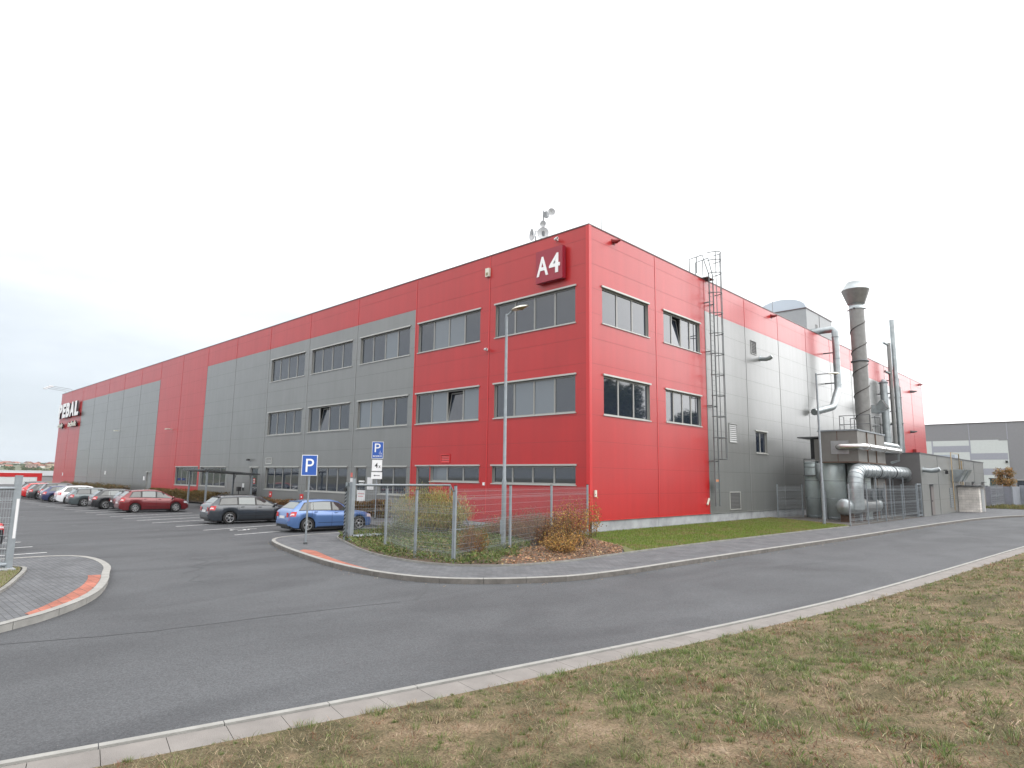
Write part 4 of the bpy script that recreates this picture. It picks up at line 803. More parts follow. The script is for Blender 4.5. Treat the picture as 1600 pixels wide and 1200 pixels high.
t = thing('brick_shed', 'small whitewashed brick shed with flat roof against the annex', 'shed', (XA,42.2,0)); b = MB(); b.box(.02,1.45,0,2.6,0,2.05,BRK); b.build('wall', t); b = MB(); b.box(.0,1.7,-.25,2.8,2.06,2.16,DGR); b.build('roof', t); b = MB(); b.box(1.451,1.49,.9,2.1,.05,1.9,PCL); b.build('door', t)
# ------------------------------------------------------------------ fences
def fence(name, label, pts, h, z0=0, panel_h=None, post=.03, cat='fence', step=.05, wr=.0022, first=True):
    t = thing(name, label, cat); ph_ = panel_h or h-.1
    for p in pts: b = MB(); b.box(p[0]-post,p[0]+post,p[1]-post,p[1]+post,z0-.1,z0+h,GALVP); b.box(p[0]-post-.004,p[0]+post+.004,p[1]-post-.004,p[1]+post+.004,z0+h,z0+h+.02,BLACK); b.build('post', t)
    for p, q in zip(pts, pts[1:]): wire_panel(p, q, z0+.06, z0+.06+ph_-.06, step, wr).build('mesh_panel', t)
    return t
WIRE = mat('fence_wire', (.30,.33,.35), .5, .3)
def wire_panel(p, q, z0, z1, step=.05, wr=.0020):
    b = MB(); p = Vector((*p,0)); q = Vector((*q,0)); L = (q-p).length; n = int(L/step); d = (q-p)/L; nn = Vector((-d.y,d.x,0))
    for i in range(1, n): c = p.lerp(q, i/n); b.tube([(c.x,c.y,z0),(c.x,c.y,z1)], wr, WIRE, 3, False, False)
    zs = list(np.arange(z0+.02, z1, .2)); 
    for z in zs:
        for dz in (0, ) : b.tube([(p.x+nn.x*.006,p.y+nn.y*.006,z+dz),(q.x+nn.x*.006,q.y+nn.y*.006,z+dz)], wr*1.15, WIRE, 3, False, False)
    for z in (z0+.25, z0+(z1-z0)*.5, z1-.25):      # stiffening folds
        for dz, dn in ((.05,.0),(.0,.03),(-.05,.0)): b.tube([(p.x+nn.x*dn,p.y+nn.y*dn,z+dz),(q.x+nn.x*dn,q.y+nn.y*dn,z+dz)], wr*1.25, WIRE, 3, False, False)
    return b
fence('mesh_fence', 'galvanised mesh fence running from the building corner across the shrub bed', [(.63,-1.0),(1.62,-4.4),(2.5,-7.4),(3.39,-10.45)], 2.02, panel_h=1.95)
fence('mesh_fence', 'lower galvanised mesh fence along the curved edge of the shrub bed', [(3.37,-10.47),(1.9,-10.58),(-.55,-9.85)], 1.88, panel_h=1.6)
t = fence('mesh_fence', 'mesh fence closing off the filter plant along the pavement', [(5.6,15.1),(5.68,18.0),(5.74,21.4),(5.8,25.0),(5.84,28.6)], 2.2, step=.1, wr=.004)
fence('mesh_fence', 'short mesh fence panel against the gable left of the silver drums', [(.42,18.72),(1.0,21.3)], 2.1, step=.1, wr=.004)
t = thing('gate_leaf', 'small framed mesh gate beside the annex corner', 'gate', (0,0,0)); b = MB()
for y in (28.75, 29.8): b.box(5.83,5.91,y-.04,y+.04,.03,2.25,GALVP)
b.box(5.84,5.9,28.76,29.79,2.17,2.25,GALVP); b.box(5.84,5.9,28.76,29.79,.1,.17,GALVP); b.build('frame', t); wire_panel((5.87,28.8),(5.87,29.76),.17,2.17,.08,.004).build('mesh_panel', t)
# sliding gate parked behind its posts
t = thing('sliding_gate', 'galvanised sliding gate rolled open behind the twin gate posts', 'gate', (0,0,0)); b = MB(); gx = -3.42
def bar(b, p, q, r, m=GALVP): b.tube([p, q], r, m, 4)
bar(b,(gx,-9.2,1.93),(gx,-4.75,1.93),.045); bar(b,(gx,-9.2,.14),(gx,-4.75,.14),.07); bar(b,(gx,-4.75,.14),(gx,-4.75,1.93),.04); bar(b,(gx,-7.8,.14),(gx,-7.8,1.93),.03); bar(b,(gx,-4.75,1.93),(gx,-3.6,.2),.04); bar(b,(gx,-4.75,.14),(gx,-3.5,.14),.06); b.build('frame', t)
wire_panel((gx,-9.2),(gx,-4.75),.2,1.9,.10,.0025).build('mesh_panel', t)
t = thing('gate_post', 'pair of galvanised gate posts with a striped black and white warning edge', 'post', (-3.3,-9.35,0)); 
for dx, h in ((0,2.16),): b = MB(); b.box(-.07,.07,-.07,.07,-.05,2.16,GALVP); b.build('post', t)
b = MB(); b.box(-.02-.3,.1-.3,-.09,.05,.05,2.02,GALV); b.build('post', t); b = MB(); 
for k in range(15): 
    z = .1+k*.12; v = [(-.335,-.096,z),(-.215,-.096,z+.07),(-.215,-.096,z+.13),(-.335,-.096,z+.06)]; b.add(v, [(0,1,2,3)], BLACK if True else WHITE)
b.build('striped_edge', t)
b = MB(); b.box(-.3,.0,-.04,.04,1.9,2.0,GALVP); b.build('bracket', t); b = MB(); b.box(-.3,.0,-.04,.04,.3,.38,GALVP); b.build('bracket', t); b = MB(); b.box(-.36,-.2,-.14,-.1,1.72,1.82,BLACK); b.build('latch', t)
small('gate_notice', 'small white and red stickers at the top of the right gate post', 'sticker', -3.3,-9.43,2.12, [('sheet',(-.07,.07,0,.008,-.08,.05,PAPER)),('symbol',(-.06,.06,0,.008,.09,.24,mat('pale_red',(.55,.12,.10),.5)))])
# ------------------------------------------------------------------ left gate leaf and post
t = thing('left_gate', 'galvanised gate end post with mesh leaf and a white reflective strip at the left edge', 'gate', (-2.35,-18.98,0)); ca = Vector((.03,-1,0))
b = MB(); b.box(-.05,.05,-.07,.07,-.02,2.16,GALVP); b.build('post', t)
b = MB(); b.box(.051,.056,.0,.055,.72,1.62,PAPER); b.build('reflective_strip', t)
b = MB(); e2 = ca*3.2; b.tube([(.03,-.05,1.86),(e2.x,e2.y,1.86)], .04, GALVP, 4); b.build('rail', t); b = MB(); b.tube([(.03,-.05,.14),(e2.x,e2.y,.14)], .06, GALVP, 4); b.build('rail', t)
o = wire_panel((.05,-.06),(e2.x,e2.y),.18,1.84,.05,.0035).build('mesh_panel', t)
b = MB(); b.box(-.1,.3,-.35,.1,-.05,.06,CONC); b.build('base', t)
# ------------------------------------------------------------------ signs
def sign_post(name, label, x, y, h, rz, boards, cat='road sign'):
    t = thing(name, label, cat, (x,y,0), rz); b = MB(); b.tube([(0,0,-.05),(0,0,h)], .032, GALVP, 12); b.tube([(0,0,0),(0,0,.06)], .07, DGR, 10); b.build('pole', t); return t
def pboard(t, z0, z1, w_, extra=False):
    b = MB(); b.box(-w_/2, w_/2, -.055, -.045, z0, z1, WHITE); o = b.build('sign_board', t)
    b = MB(); b.box(-w_/2+.02, w_/2-.02, -.0585, -.0552, z0+.02, z1-.02, BLUE); b.build('blue_field', o)
    b = MB(); b.box(-w_/2, w_/2, -.044, -.036, z0, z1, DGR); b.build('back', o); return o
t = sign_post('parking_sign', 'blue parking sign with white P on a pole at the kerb', -3.48, -10.94, 2.9, R(45), None)
o = pboard(t, 2.24, 2.93, .52); text_obj('letter', 'P', -.12, .15, 2.36, 2.80, -.064, .004, WHITE, o, .0)
t = sign_post('disabled_parking_sign', 'pole with blue P sign above white 4x and arrow plates', -12.69, -1.91, 4.0, R(42), None)
o = pboard(t, 3.18, 4.08, .62); text_obj('letter', 'P', -.16, .15, 3.52, 3.98, -.064, .004, WHITE, o, .0)
b = MB(); b.tube([(.14,-.061,3.6),(.14,-.061,3.5),(.2,-.061,3.48),(.22,-.061,3.40)], .008, WHITE, 5); b.tube([(.14+.055*math.cos(a),-.061,3.47+.055*math.sin(a)) for a in np.linspace(2.2,6.2,12)], .007, WHITE, 5); b.build('wheelchair_symbol', o); text_obj('lettering', 'RESERVÉ', -.24, .24, 3.26, 3.37, -.064, .004, WHITE, o, .01)
b = MB(); b.box(-.27,.27,-.055,-.045,2.52,3.11,WHITE); o = b.build('number_plate', t); text_obj('lettering', '4', -.12, .04, 2.68, 2.95, -.06, .003, BLACK, o, .015); text_obj('lettering', 'x', .08, .2, 2.68, 2.81, -.06, .003, BLACK, o, .015)
b = MB(); b.box(-.29,.29,-.055,-.045,2.1,2.46,WHITE); o = b.build('arrow_plate', t); b = MB(); b.add([(-.17,-.058,2.28),(-.08,-.058,2.33),(-.08,-.058,2.295),(.17,-.058,2.295),(.17,-.058,2.265),(-.08,-.058,2.265),(-.08,-.058,2.23)], [(0,6,5,4,3,2,1)], BLACK); b.build('arrow', o)
t = thing('door_notice', 'white notice with faint red lines on the lower part of the entrance door', 'notice', (-17.0,-.02,.95)); b = MB(); b.box(-.42,.42,0,.018,-.55,.45,PAPER); b.build('sheet', t)
b = MB(); PR = mat('faded_red_print',(.5,.2,.2),.6); [b.box(-.3+k*.08,-.245+k*.08,-.003,0,.22,.29,PR) for k in range(8)]; [b.box(-.3+k*.08,-.24+k*.08,-.003,0,.06,.12,PR) for k in range(7)]; b.build('marking', t)
# ------------------------------------------------------------------ street lamps
t = thing('street_lamp', 'tall galvanised street lamp standing in the shrub bed near the corner', 'street lamp', (2.0,-7.18,0), R(12))
b = MB(); b.tube([(0,0,-.05),(0,0,2.15)], .075, GALVP, 14); b.tube([(0,0,2.15),(0,0,2.22),(0,0,7.62)], [.075,.055,.042], GALVP, 14); b.box(-.08,.08,-.085,-.07,.5,.95,GALVP); b.build('pole', t)
b = MB(); b.tube([(0,0,7.55),(.22,0,7.70)], .03, GALVP, 10); b.build('arm', t)
def lamp_head(t, x, z, tilt=0.1):
    Mh = Matrix.Translation((x,0,z)) @ Matrix.Rotation(-tilt,4,'Y'); b = MB(); 
    b.add([Mh @ Vector(p) for p in [(u*.62, v*(.03+.13*math.sin(math.pi*min(1,u*1.0)**.6) if u < 1 else .06), .03+.09*math.sin(math.pi*(u*.8+.1))*(1-abs(v)**2)) for u in np.linspace(0,1,11) for v in np.linspace(-1,1,7)]], [(i*7+j,(i+1)*7+j,(i+1)*7+j+1,i*7+j+1) for i in range(10) for j in range(6)], OFFW, True)
    b.add([Mh @ Vector(p) for p in [(u*.62, v*(.03+.13*math.sin(math.pi*min(1,u)**.6) if u < 1 else .06), .03) for u in np.linspace(0,1,11) for v in (-1,1)]], [(i*2,i*2+1,i*2+3,i*2+2) for i in range(10)], OFFW); h = b.build('lamp_head', t)
    b = MB(); b.add([Mh @ Vector((.2+.18*math.cos(a)*(1)+.18, .12*math.sin(a), .03-.004)) for a in np.linspace(0,2*math.pi,16,endpoint=False)]+[Mh @ Vector((.38,0,-.06))], [(i,16,(i+1)%16) for i in range(16)], AMB, True); b.build('lens', h)
lamp_head(t, .2, 7.68, .15)
t = thing('street_lamp', 'galvanised street lamp with a long arm in front of the silver drums', 'street lamp', (4.36,14.9,0), R(40))
b = MB(); b.tube([(0,0,-.05),(0,0,2.2)], .085, GALVP, 14); b.tube([(0,0,2.2),(0,0,2.3),(0,0,8.2)], [.085,.065,.045], GALVP, 14); b.build('pole', t); b = MB(); b.tube([(0,0,8.1),(.12,0,8.14),(.75,0,8.2)], .025, DGR, 8); b.build('arm', t); lamp_head(t, .65, 8.15, .02)
# ------------------------------------------------------------------ cycle shelter
SX, SY = (-32.5,-29.4), (-4.25,-1.1)
t = thing('cycle_shelter', 'flat roofed steel smoking shelter behind the dark estate car', 'shelter', (0,0,0)); b = MB()
b.add([(SX[0]-.7,SY[0]-.25,2.46),(SX[1]+.15,SY[0]-.25,2.46),(SX[1]+.15,SY[1]+.5,2.2),(SX[0]-.7,SY[1]+.5,2.2),(SX[0]-.7,SY[0]-.25,2.56),(SX[1]+.15,SY[0]-.25,2.56),(SX[1]+.15,SY[1]+.5,2.3),(SX[0]-.7,SY[1]+.5,2.3)], [(0,3,2,1),(4,5,6,7),(0,1,5,4),(1,2,6,5),(2,3,7,6),(3,0,4,7)], DGR); b.build('roof', t)
for x in SX:
    for y in SY: b = MB(); zt = 2.44 if y < -3 else 2.24; b.box(x-.05,x+.05,y-.05,y+.05,0,zt,GALVP); b.tube([(x,y,zt-.5),(x+(.45 if x < -31 else -.45),y,zt-.02)], .03, GALVP, 4); b.build('post', t)
t = thing('ashtray_stand', 'black ashtray stand with bench under the shelter', 'bench', (-30.8,-1.8,0)); b = MB(); b.box(-1.1,.6,-.2,.2,.42,.48,BLACK); b.box(-.9,-.84,-.15,.15,0,.42,BLACK); b.box(.34,.4,-.15,.15,0,.42,BLACK); b.build('seat', t); b = MB(); b.tube([(.95,0,0),(.95,0,1.05)], .03, BLACK, 8); b.box(.82,1.08,-.12,.12,1.05,1.35,BLACK); b.build('ashtray', t)

# ------------------------------------------------------------------ parked cars
TYRE = mat('tyre_rubber', (.018,.018,.018), .8); RIM = mat('alloy_rim', (.55,.56,.57), .3, .8); CGL = mat('car_glass', (.03,.035,.035), .04, 0, .9)
CGL2 = mat('car_glass_light', (.13,.15,.15), .05, 0, .9)
TL = mat('tail_light', (.55,.015,.02), .15, 0, .6, coat=1); HLM = mat('head_light', (.55,.57,.6), .1, .2, .8); TRIM = mat('car_trim', (.012,.012,.013), .45); SEAMC = mat('door_gap', (.006,.006,.007), .8); TLW = mat('lamp_insert', (.75,.6,.6), .2)
def paint(name, c, metal=.35): return mat(name, c, .32, metal, .5, coat=1)
def sstep(x): x = np.clip(x, 0, 1); return x*x*(3-2*x)
TYPES = {
 'hatch': dict(L=4.30, W=1.71, H=1.46, ro=.85, wb=2.60, top=[(0,.56),(.04,.90),(.12,1.0),(.2,1.05),(.52,1.33),(.62,1.385),(.95,1.43),(1.6,1.46),(2.1,1.445),(2.45,1.37),(3.1,1.02),(3.25,.955),(3.8,.87),(4.12,.74),(4.25,.60),(4.3,.45)], belt=[(0,.93),(1,.94),(3.1,.89),(4.3,.7)], rw=(.21,.55), ws=(2.48,3.12), glass=[(.46,.76,1.16),(1.0,1.2,1.98),(2.06,2.12,2.95)], seams=(1.03,2.02,2.97)),
 'estate': dict(L=4.66, W=1.81, H=1.47, ro=1.02, wb=2.69, top=[(0,.58),(.04,.93),(.10,1.02),(.22,1.10),(.52,1.38),(.7,1.42),(1.6,1.465),(2.3,1.45),(2.75,1.36),(3.42,1.02),(3.6,.955),(4.15,.87),(4.48,.75),(4.61,.60),(4.66,.45)], belt=[(0,.95),(1.4,.94),(3.4,.89),(4.66,.7)], rw=(.20,.50), ws=(2.78,3.45), glass=[(.48,.62,1.38),(1.46,1.5,2.3),(2.38,2.42,3.3)], seams=(1.46,2.34,3.32)),
 'mpv': dict(L=4.47, W=1.77, H=1.57, ro=.95, wb=2.58, top=[(0,.60),(.04,.98),(.10,1.08),(.22,1.14),(.62,1.48),(.9,1.53),(1.7,1.57),(2.2,1.55),(2.6,1.46),(3.35,1.08),(3.5,1.01),(4.0,.91),(4.3,.76),(4.42,.60),(4.47,.45)], belt=[(0,1.02),(1.4,1.0),(3.3,.93),(4.47,.7)], rw=(.22,.60), ws=(2.63,3.38), glass=[(.58,.80,1.25),(1.35,1.38,2.18),(2.27,2.32,3.25)], seams=(1.34,2.24,3.28)),
 'suv': dict(L=4.45, W=1.84, H=1.70, ro=.92, wb=2.62, top=[(0,.66),(.04,1.02),(.10,1.16),(.18,1.22),(.46,1.60),(.7,1.66),(1.6,1.70),(2.2,1.68),(2.5,1.60),(3.1,1.18),(3.25,1.12),(3.95,1.05),(4.25,.92),(4.4,.72),(4.45,.5)], belt=[(0,1.12),(1.4,1.10),(3.2,1.05),(4.45,.8)], rw=(.18,.45), ws=(2.53,3.12), glass=[(.45,.55,1.25),(1.33,1.36,2.1),(2.18,2.22,3.0)], seams=(1.31,2.15,3.05)),
}
def make_car(label, ty, pt, x, y, rz, s=.92, group='cars parked in front of the hall', glass=CGL, rails=False, z=-.12, fine=True):
    T = TYPES[ty]; L, W, wb, ro = T['L'], T['W'], T['wb'], T['ro']; tp = np.array(T['top']); bt = np.array(T['belt']); hw = W/2
    t = thing('parked_car', label, 'car', (x,y,z), rz, group); O = Vector((0,-ro,0))
    yr, yf, RA, ZC = ro, ro+wb, .335*(1.06 if ty == 'suv' else 1), .305
    top = lambda q: float(np.interp(q, tp[:,0], tp[:,1])); belt = lambda q: min(float(np.interp(q, bt[:,0], bt[:,1])), top(q)-.03)
    def half(q): return hw*float(np.interp(q, [0,.03,.12,.35,.8,L-1.1,L-.55,L-.2,L-.05,L], [.74,.86,.93,.975,1,1,.955,.84,.68,.58]))
    def zb(q):
        z0 = .20+.12*max(0,1-q/.25)+.08*max(0,1-(L-q)/.25)
        for c in (yr, yf):
            if abs(q-c) < RA+.05: z0 = max(z0, ZC+math.sqrt(max(0,(RA+.05)**2-(q-c)**2)))
        return z0
    def P_(q, u):    # u 0..6 around the half section, metres for q
        w_ = half(q); b_ = belt(q); t_ = top(q); z0 = zb(q); cab = float(sstep((t_-b_-.05)/.38))
        pts = [(w_*.955, z0), (w_*1.0, z0+.30*(b_-z0)), (w_*.995, z0+.68*(b_-z0)), (w_*.965, b_), (w_*(.955-.03*cab), b_+.02), (w_*(.90-.19*cab), t_-.02-.035*cab), (w_*(.62-.12*cab), t_-.004), (0, t_)]
        i = min(6, int(u)); f = u-i; a, c = pts[i], pts[i+1]; return (a[0]+(c[0]-a[0])*f, a[1]+(c[1]-a[1])*f)
    ys = sorted(set(np.round(np.concatenate([np.linspace(0, L, 42), tp[:,0], [c+(RA+.05)*math.sin(a) for c in (yr,yf) for a in np.linspace(-math.pi/2, math.pi/2, 11)], [c+sg*(RA+.052) for c in (yr,yf) for sg in (-1,1)]]), 3)))
    ys = [q for q in ys if 0 <= q <= L]; b = MB(); ns = len(ys); VS = []
    for q in ys:
        h = [P_(q, u) for u in range(8)]; ring = [(-x_, q, z_) for x_, z_ in h]+[(x_, q, z_) for x_, z_ in h[-2::-1]]; VS += ring
    m_ = 15; fs = [(i*m_+j, i*m_+j+1, (i+1)*m_+j+1, (i+1)*m_+j) for i in range(ns-1) for j in range(m_-1)]; fs = [f[::-1] for f in fs]
    sc = lambda p: tuple(Vector(((p[0])*s, (p[1]-ro)*s, p[2]*s)))
    b.add([sc(p) for p in VS], fs, pt, True); b.add([sc(p) for p in VS[:m_]], [tuple(range(m_))], pt); b.add([sc(p) for p in VS[-m_:]], [tuple(range(m_))[::-1]], pt)
    body = b.build('body', t)
    b = MB()
    def bx(x0,x1,y0,y1,z0,z1,m): b.box(x0*s,x1*s,(y0-ro)*s,(y1-ro)*s,z0*s,z1*s,m)
    bx(-hw*.72,hw*.72,.22,L-.22,.13,.72,TRIM); bx(-hw*.8,hw*.8,.03,.3,.24,.36,TRIM); b.build('underbody', t)
    def patch(b, q0, q1, u0, u1, m, side, off=.006, nq=6, nu=3, qt=None):
        """surface patch; qt = (start,end) of q at the upper edge for slanted ends"""
        V = []; qt = qt or (q0, q1)
        for i in range(nq+1):
            for j in range(nu+1):
                f = j/nu; a = q0+(qt[0]-q0)*f; c = q1+(qt[1]-q1)*f; q = a+(c-a)*i/nq; u = u0+(u1-u0)*f; px, pz = P_(q, u); V.append(sc((side*(px+off), q, pz+(off*.6 if u > 4.4 else 0))))
        F = [(i*(nu+1)+j, (i+1)*(nu+1)+j, (i+1)*(nu+1)+j+1, i*(nu+1)+j+1) for i in range(nq) for j in range(nu)]
        b.add(V, F if side > 0 else [f[::-1] for f in F], m, True)
    for sd in (1,-1):
        b = MB(); g = T['glass']
        a0, a1, a2 = g[0]; patch(b, a0-.06, g[-1][2]+.14, 4.02, 4.93, TRIM, sd, .004, 14, 3, (a1-.05 if ty != 'estate' else a1-.08, g[-1][2]-.52)); b.build('window_trim', t)
        for i, (q0, q1, q2) in enumerate(g):
            b = MB(); last = i == len(g)-1
            patch(b, q0 if i == 0 else q0, q2+(.08 if last else 0), 4.10, 4.86, glass if i != 1 else CGL2, sd, .010, 8, 3, ((a1 if i == 0 else q0+.01), q2-(.42 if last else .0))); b.build('side_window', t)
    b = MB()
    def top_patch(b, q0, q1, m, wd=.95, off=.008):
        V = []
        for i in range(7):
            q = q0+(q1-q0)*i/6
            for j in range(9):
                k = -1+2*j/8; e, c6, c7 = P_(q,5), P_(q,6), P_(q,7); X = abs(k)*wd*e[0]; z_ = np.interp(X, [0, c6[0], e[0]], [c7[1], c6[1], e[1]])
                V.append(sc((math.copysign(X,k), q-(off if q < L/2 else -off), float(z_)+off)))
        b.add(V, [(i*9+j, i*9+j+1, (i+1)*9+j+1, (i+1)*9+j) for i in range(6) for j in range(8)], m, True)
    top_patch(b, *T['ws'], CGL, .97); b.build('windscreen', t); b = MB(); top_patch(b, *T['rw'], CGL2 if glass is CGL else glass, .93); b.build('rear_window', t)
    b = MB(); q = T['rw'][1]; bx(-hw*.62,hw*.62,q-.04,q+.10,top(q)-.005,top(q)+.035,TRIM if ty == 'estate' else pt); b.build('spoiler', t)
    for sd in (1,-1):
        b = MB(); patch(b, .006, .26, 2.05, 2.98, TL, sd, .012, 6, 3, (.03, .33)); b.add([sc((sd*X, -.006, Z)) for X, Z in ((hw*.50,.68),(hw*.745,.68),(hw*.76,.88),(hw*.52,.88))], [(0,1,2,3) if sd > 0 else (3,2,1,0)], TL); lt = b.build('tail_light', t)
        b = MB(); patch(b, .04, .2, 2.3, 2.6, TLW, sd, .016, 4, 1); b.build('reflector', lt)
        b = MB(); patch(b, L-.42, L-.06, 2.2, 3.0, HLM, sd, .010, 6, 2); b.build('headlight', t)
        b = MB(); patch(b, T['glass'][-1][2]-.02, T['glass'][-1][2]+.12, 3.6, 4.2, TRIM, sd, .01, 2, 1); mq = T['glass'][-1][2]+.02; mz = belt(mq)
        b.tube([sc((sd*hw*.93,mq,mz+.05)), sc((sd*(hw+.12),mq+.02,mz+.09)), sc((sd*(hw+.20),mq+.04,mz+.09))], [.03*s,.085*s,.05*s], pt, 8); b.build('mirror', t)
        if fine:
            b = MB()
            for q in T['seams']: patch(b, q-.006, q+.006, 0.3, 4.0, SEAMC, sd, .003, 1, 6)
            patch(b, yr+RA+.1, yf-RA-.1, 0.02, .22, TRIM, sd, .004, 6, 1); patch(b, yr+.5, yf-.45, .95, 1.02, SEAMC, sd, .002, 6, 1); b.build('door_gaps', t)
            for q in T['seams'][:2]: b = MB(); hq = q+.1 if q == T['seams'][0] else q+.12; px, pz = P_(hq, 2.75); b.tube([sc((sd*(px+.015),hq,pz)), sc((sd*(px+.02),hq+.17,pz+.01))], .016*s, pt, 6); b.build('door_handle', t)
    b = MB(); bx(-.26,.26,-.022,-.004,.62,.73,PAPER); b.build('number_plate', t)
    b = MB(); bx(-hw*.72,hw*.72,-.03,.06,.42,.50,pt); bx(-hw*.66,hw*.66,-.012,.05,.30,.36,TRIM); b.build('rear_bumper', t)
    if rails:
        for sd in (1,-1): b = MB(); b.tube([sc((sd*hw*.64,.75,1.42)),sc((sd*hw*.65,.85,1.475)),sc((sd*hw*.65,2.2,1.49)),sc((sd*hw*.63,2.45,1.44))], .015, BLACK, 6); b.build('roof_rail', t)
    b = MB(); b.tube([sc((0,.9,top(.9))), sc((0,.78,top(.9)+.18))], .006, BLACK, 5); b.build('aerial', t)
    RW = (RA-.02)*s
    for sd in (1,-1):
        for c in (yr, yf):
            cx, cy, cz = sd*(hw-.115)*s, (c-ro)*s, ZC*s+.0; Mw = Matrix.Translation((cx,cy,RW)) @ Matrix.Rotation(R(90)*sd,4,'Y')
            b = MB(); b.lathe([(RW*.62,-.09),(RW*.95,-.095),(RW,-.07),(RW,.07),(RW*.95,.095),(RW*.64,.10)], TYRE, Mw, 24); wo = b.build('wheel', t)
            b = MB(); b.lathe([(0,.02),(RW*.66,.03)], SEAMC, Mw, 16); b.lathe([(RW*.58,.085),(RW*.68,.102),(RW*.58,.09)], RIM, Mw, 24); b.lathe([(0,.085),(RW*.15,.083),(RW*.16,.05)], RIM, Mw, 12)
            for k in range(5 if ty != 'mpv' else 7):
                a = k*2*math.pi/(5 if ty != 'mpv' else 7)+.3; d1 = Vector((math.cos(a),math.sin(a),0)); q_ = Vector((-d1.y,d1.x,0))
                v = [d1*RW*.1+q_*RW*.11, d1*RW*.62+q_*RW*.13, d1*RW*.62-q_*RW*.13, d1*RW*.1-q_*RW*.11]; b.add([Mw @ (p+Vector((0,0,.08))) for p in v], [(0,1,2,3),(3,2,1,0)], RIM)
            b.build('rim', wo)
    return t
make_car('sky blue hatchback parked beside the gate posts', 'hatch', paint('blue_paint', (.085,.17,.38)), -9.47, -7.94, R(-3.9), .925)
make_car('dark slate estate car with roof rails left of the blue hatchback', 'estate', paint('slate_paint', (.030,.037,.046)), -15.68, -8.59, R(-4.9), .923, rails=True)
make_car('dark red people carrier alone in front of the grey hedge gap', 'mpv', paint('dark_red_paint', (.15,.006,.010)), -27.41, -9.28, R(-3), .869)
make_car('black small car squeezed between the dark red people carrier and the black hatchback', 'hatch', paint('black_paint', (.016,.017,.02)), -29.9, -9.0, R(-4), .87, fine=False)
make_car('black hatchback third from the right in the far row', 'hatch', paint('black_paint', (.016,.017,.02)), -32.4, -9.55, R(-4), .89, fine=False)
make_car('grey green older estate car left of the black hatchback', 'estate', paint('greygreen_paint', (.075,.095,.10)), -37.0, -9.7, R(-3), .87, fine=False)
make_car('white hatchback in the middle of the far row', 'hatch', paint('white_paint_car', (.72,.73,.75), 0), -41.6, -9.6, R(-4), .92, fine=False)
make_car('navy blue hatchback left of the white one', 'hatch', paint('navy_paint', (.02,.03,.10)), -45.0, -9.9, R(-3), .88, fine=False)
make_car('black sport utility car with pale rear window in the far row', 'suv', paint('black_paint', (.016,.017,.02)), -47.8, -9.5, R(-4), .86, fine=False)
make_car('dark grey hatchback right of the bright red one', 'hatch', paint('charcoal_paint', (.03,.032,.035)), -51.0, -9.7, R(-3), .93, fine=False)
make_car('bright red small car near the left end of the far row', 'hatch', paint('bright_red_paint', (.50,.012,.015), .1), -54.6, -9.6, R(-3), .93, fine=False)
make_car('black car at the left end of the far row beside the red one', 'suv', paint('black_paint', (.016,.017,.02)), -57.8, -9.2, R(-3), .86, fine=False)
make_car('dark green estate car standing sideways behind the left gate post', 'suv', paint('green_black_paint', (.02,.032,.03)), -62.5, -12.5, R(96), .95, fine=False)
make_car('red car cut off by the left edge behind the gate', 'hatch', paint('bright_red_paint', (.50,.012,.015), .1), -60.5, -17.2, R(10), .95, fine=False)
make_car('black car seen through the left gate mesh with its red tail light showing', 'hatch', paint('black_paint', (.016,.017,.02)), -8.35, -19.1, R(180), .93)
#@@PLANTS
# ------------------------------------------------------------------ shrubs
TWIG = mat('twig_bark', (.10,.07,.05), .9)
def shrub(name, label, x, y, rx, ry, h, n_stem, n_leaf, leaf, cols, probs, up=.8, seed=1, cat='shrub', z=.03, group=None, ls=(1,1), low=.12, stems=True, bias=1.0):
    r = np.random.default_rng(seed); t = thing(name, label, cat, (x,y,z), 0, group); b = MB(); tips = []
    for i in range(n_stem):
        a = r.uniform(0, 6.283); k = r.random()**.6; bx_, by_ = math.cos(a)*rx*k*.45, math.sin(a)*ry*k*.45; ex, ey = math.cos(a)*rx*k, math.sin(a)*ry*k
        hh = h*(1-.45*k**2)*(.65+.35*r.random()); ex += r.normal(0,.05)*rx; pts = [(bx_,by_,0),(bx_+(ex-bx_)*.35,by_+(ey-by_)*.35,hh*.45),(ex,ey,hh)]; tips.append(pts)
        if stems: b.tube(pts, [.012,.008,.003], TWIG, 4, False, True)
    if stems: b.build('stem', t)
    S_ = np.array(tips); k = r.integers(0, n_stem, n_leaf); f = low+(1-low)*r.random(n_leaf)**bias; A, B, C = S_[k,0], S_[k,1], S_[k,2]
    f2 = f[:,None]; p = np.where(f2 < .5, A+(B-A)*f2*2, B+(C-B)*(f2-.5)*2); p = p+r.normal(0, 1, (n_leaf,3))*np.array([rx*.09, ry*.09, h*.035])*(.5+f2); p[:,2] = np.maximum(p[:,2], .01)
    d = r.normal(0, 1, (n_leaf,3)); d[:,2] = np.abs(d[:,2])*up+up*.8; d /= np.linalg.norm(d, axis=1)[:,None]; q = np.cross(d, r.normal(0,1,(n_leaf,3))); q /= np.linalg.norm(q, axis=1)[:,None]
    l = leaf[0]*(.6+.8*r.random(n_leaf))[:,None]; w_ = leaf[1]*(.7+.6*r.random(n_leaf))[:,None]; V = np.stack([p, p+d*l*.5+q*w_*.5, p+d*l, p+d*l*.5-q*w_*.5], 1).reshape(-1,3)
    col = palette(n_leaf, cols, probs, r, .25); tri_mesh('foliage', V, n_leaf, 4, col, LEAF, t); return t
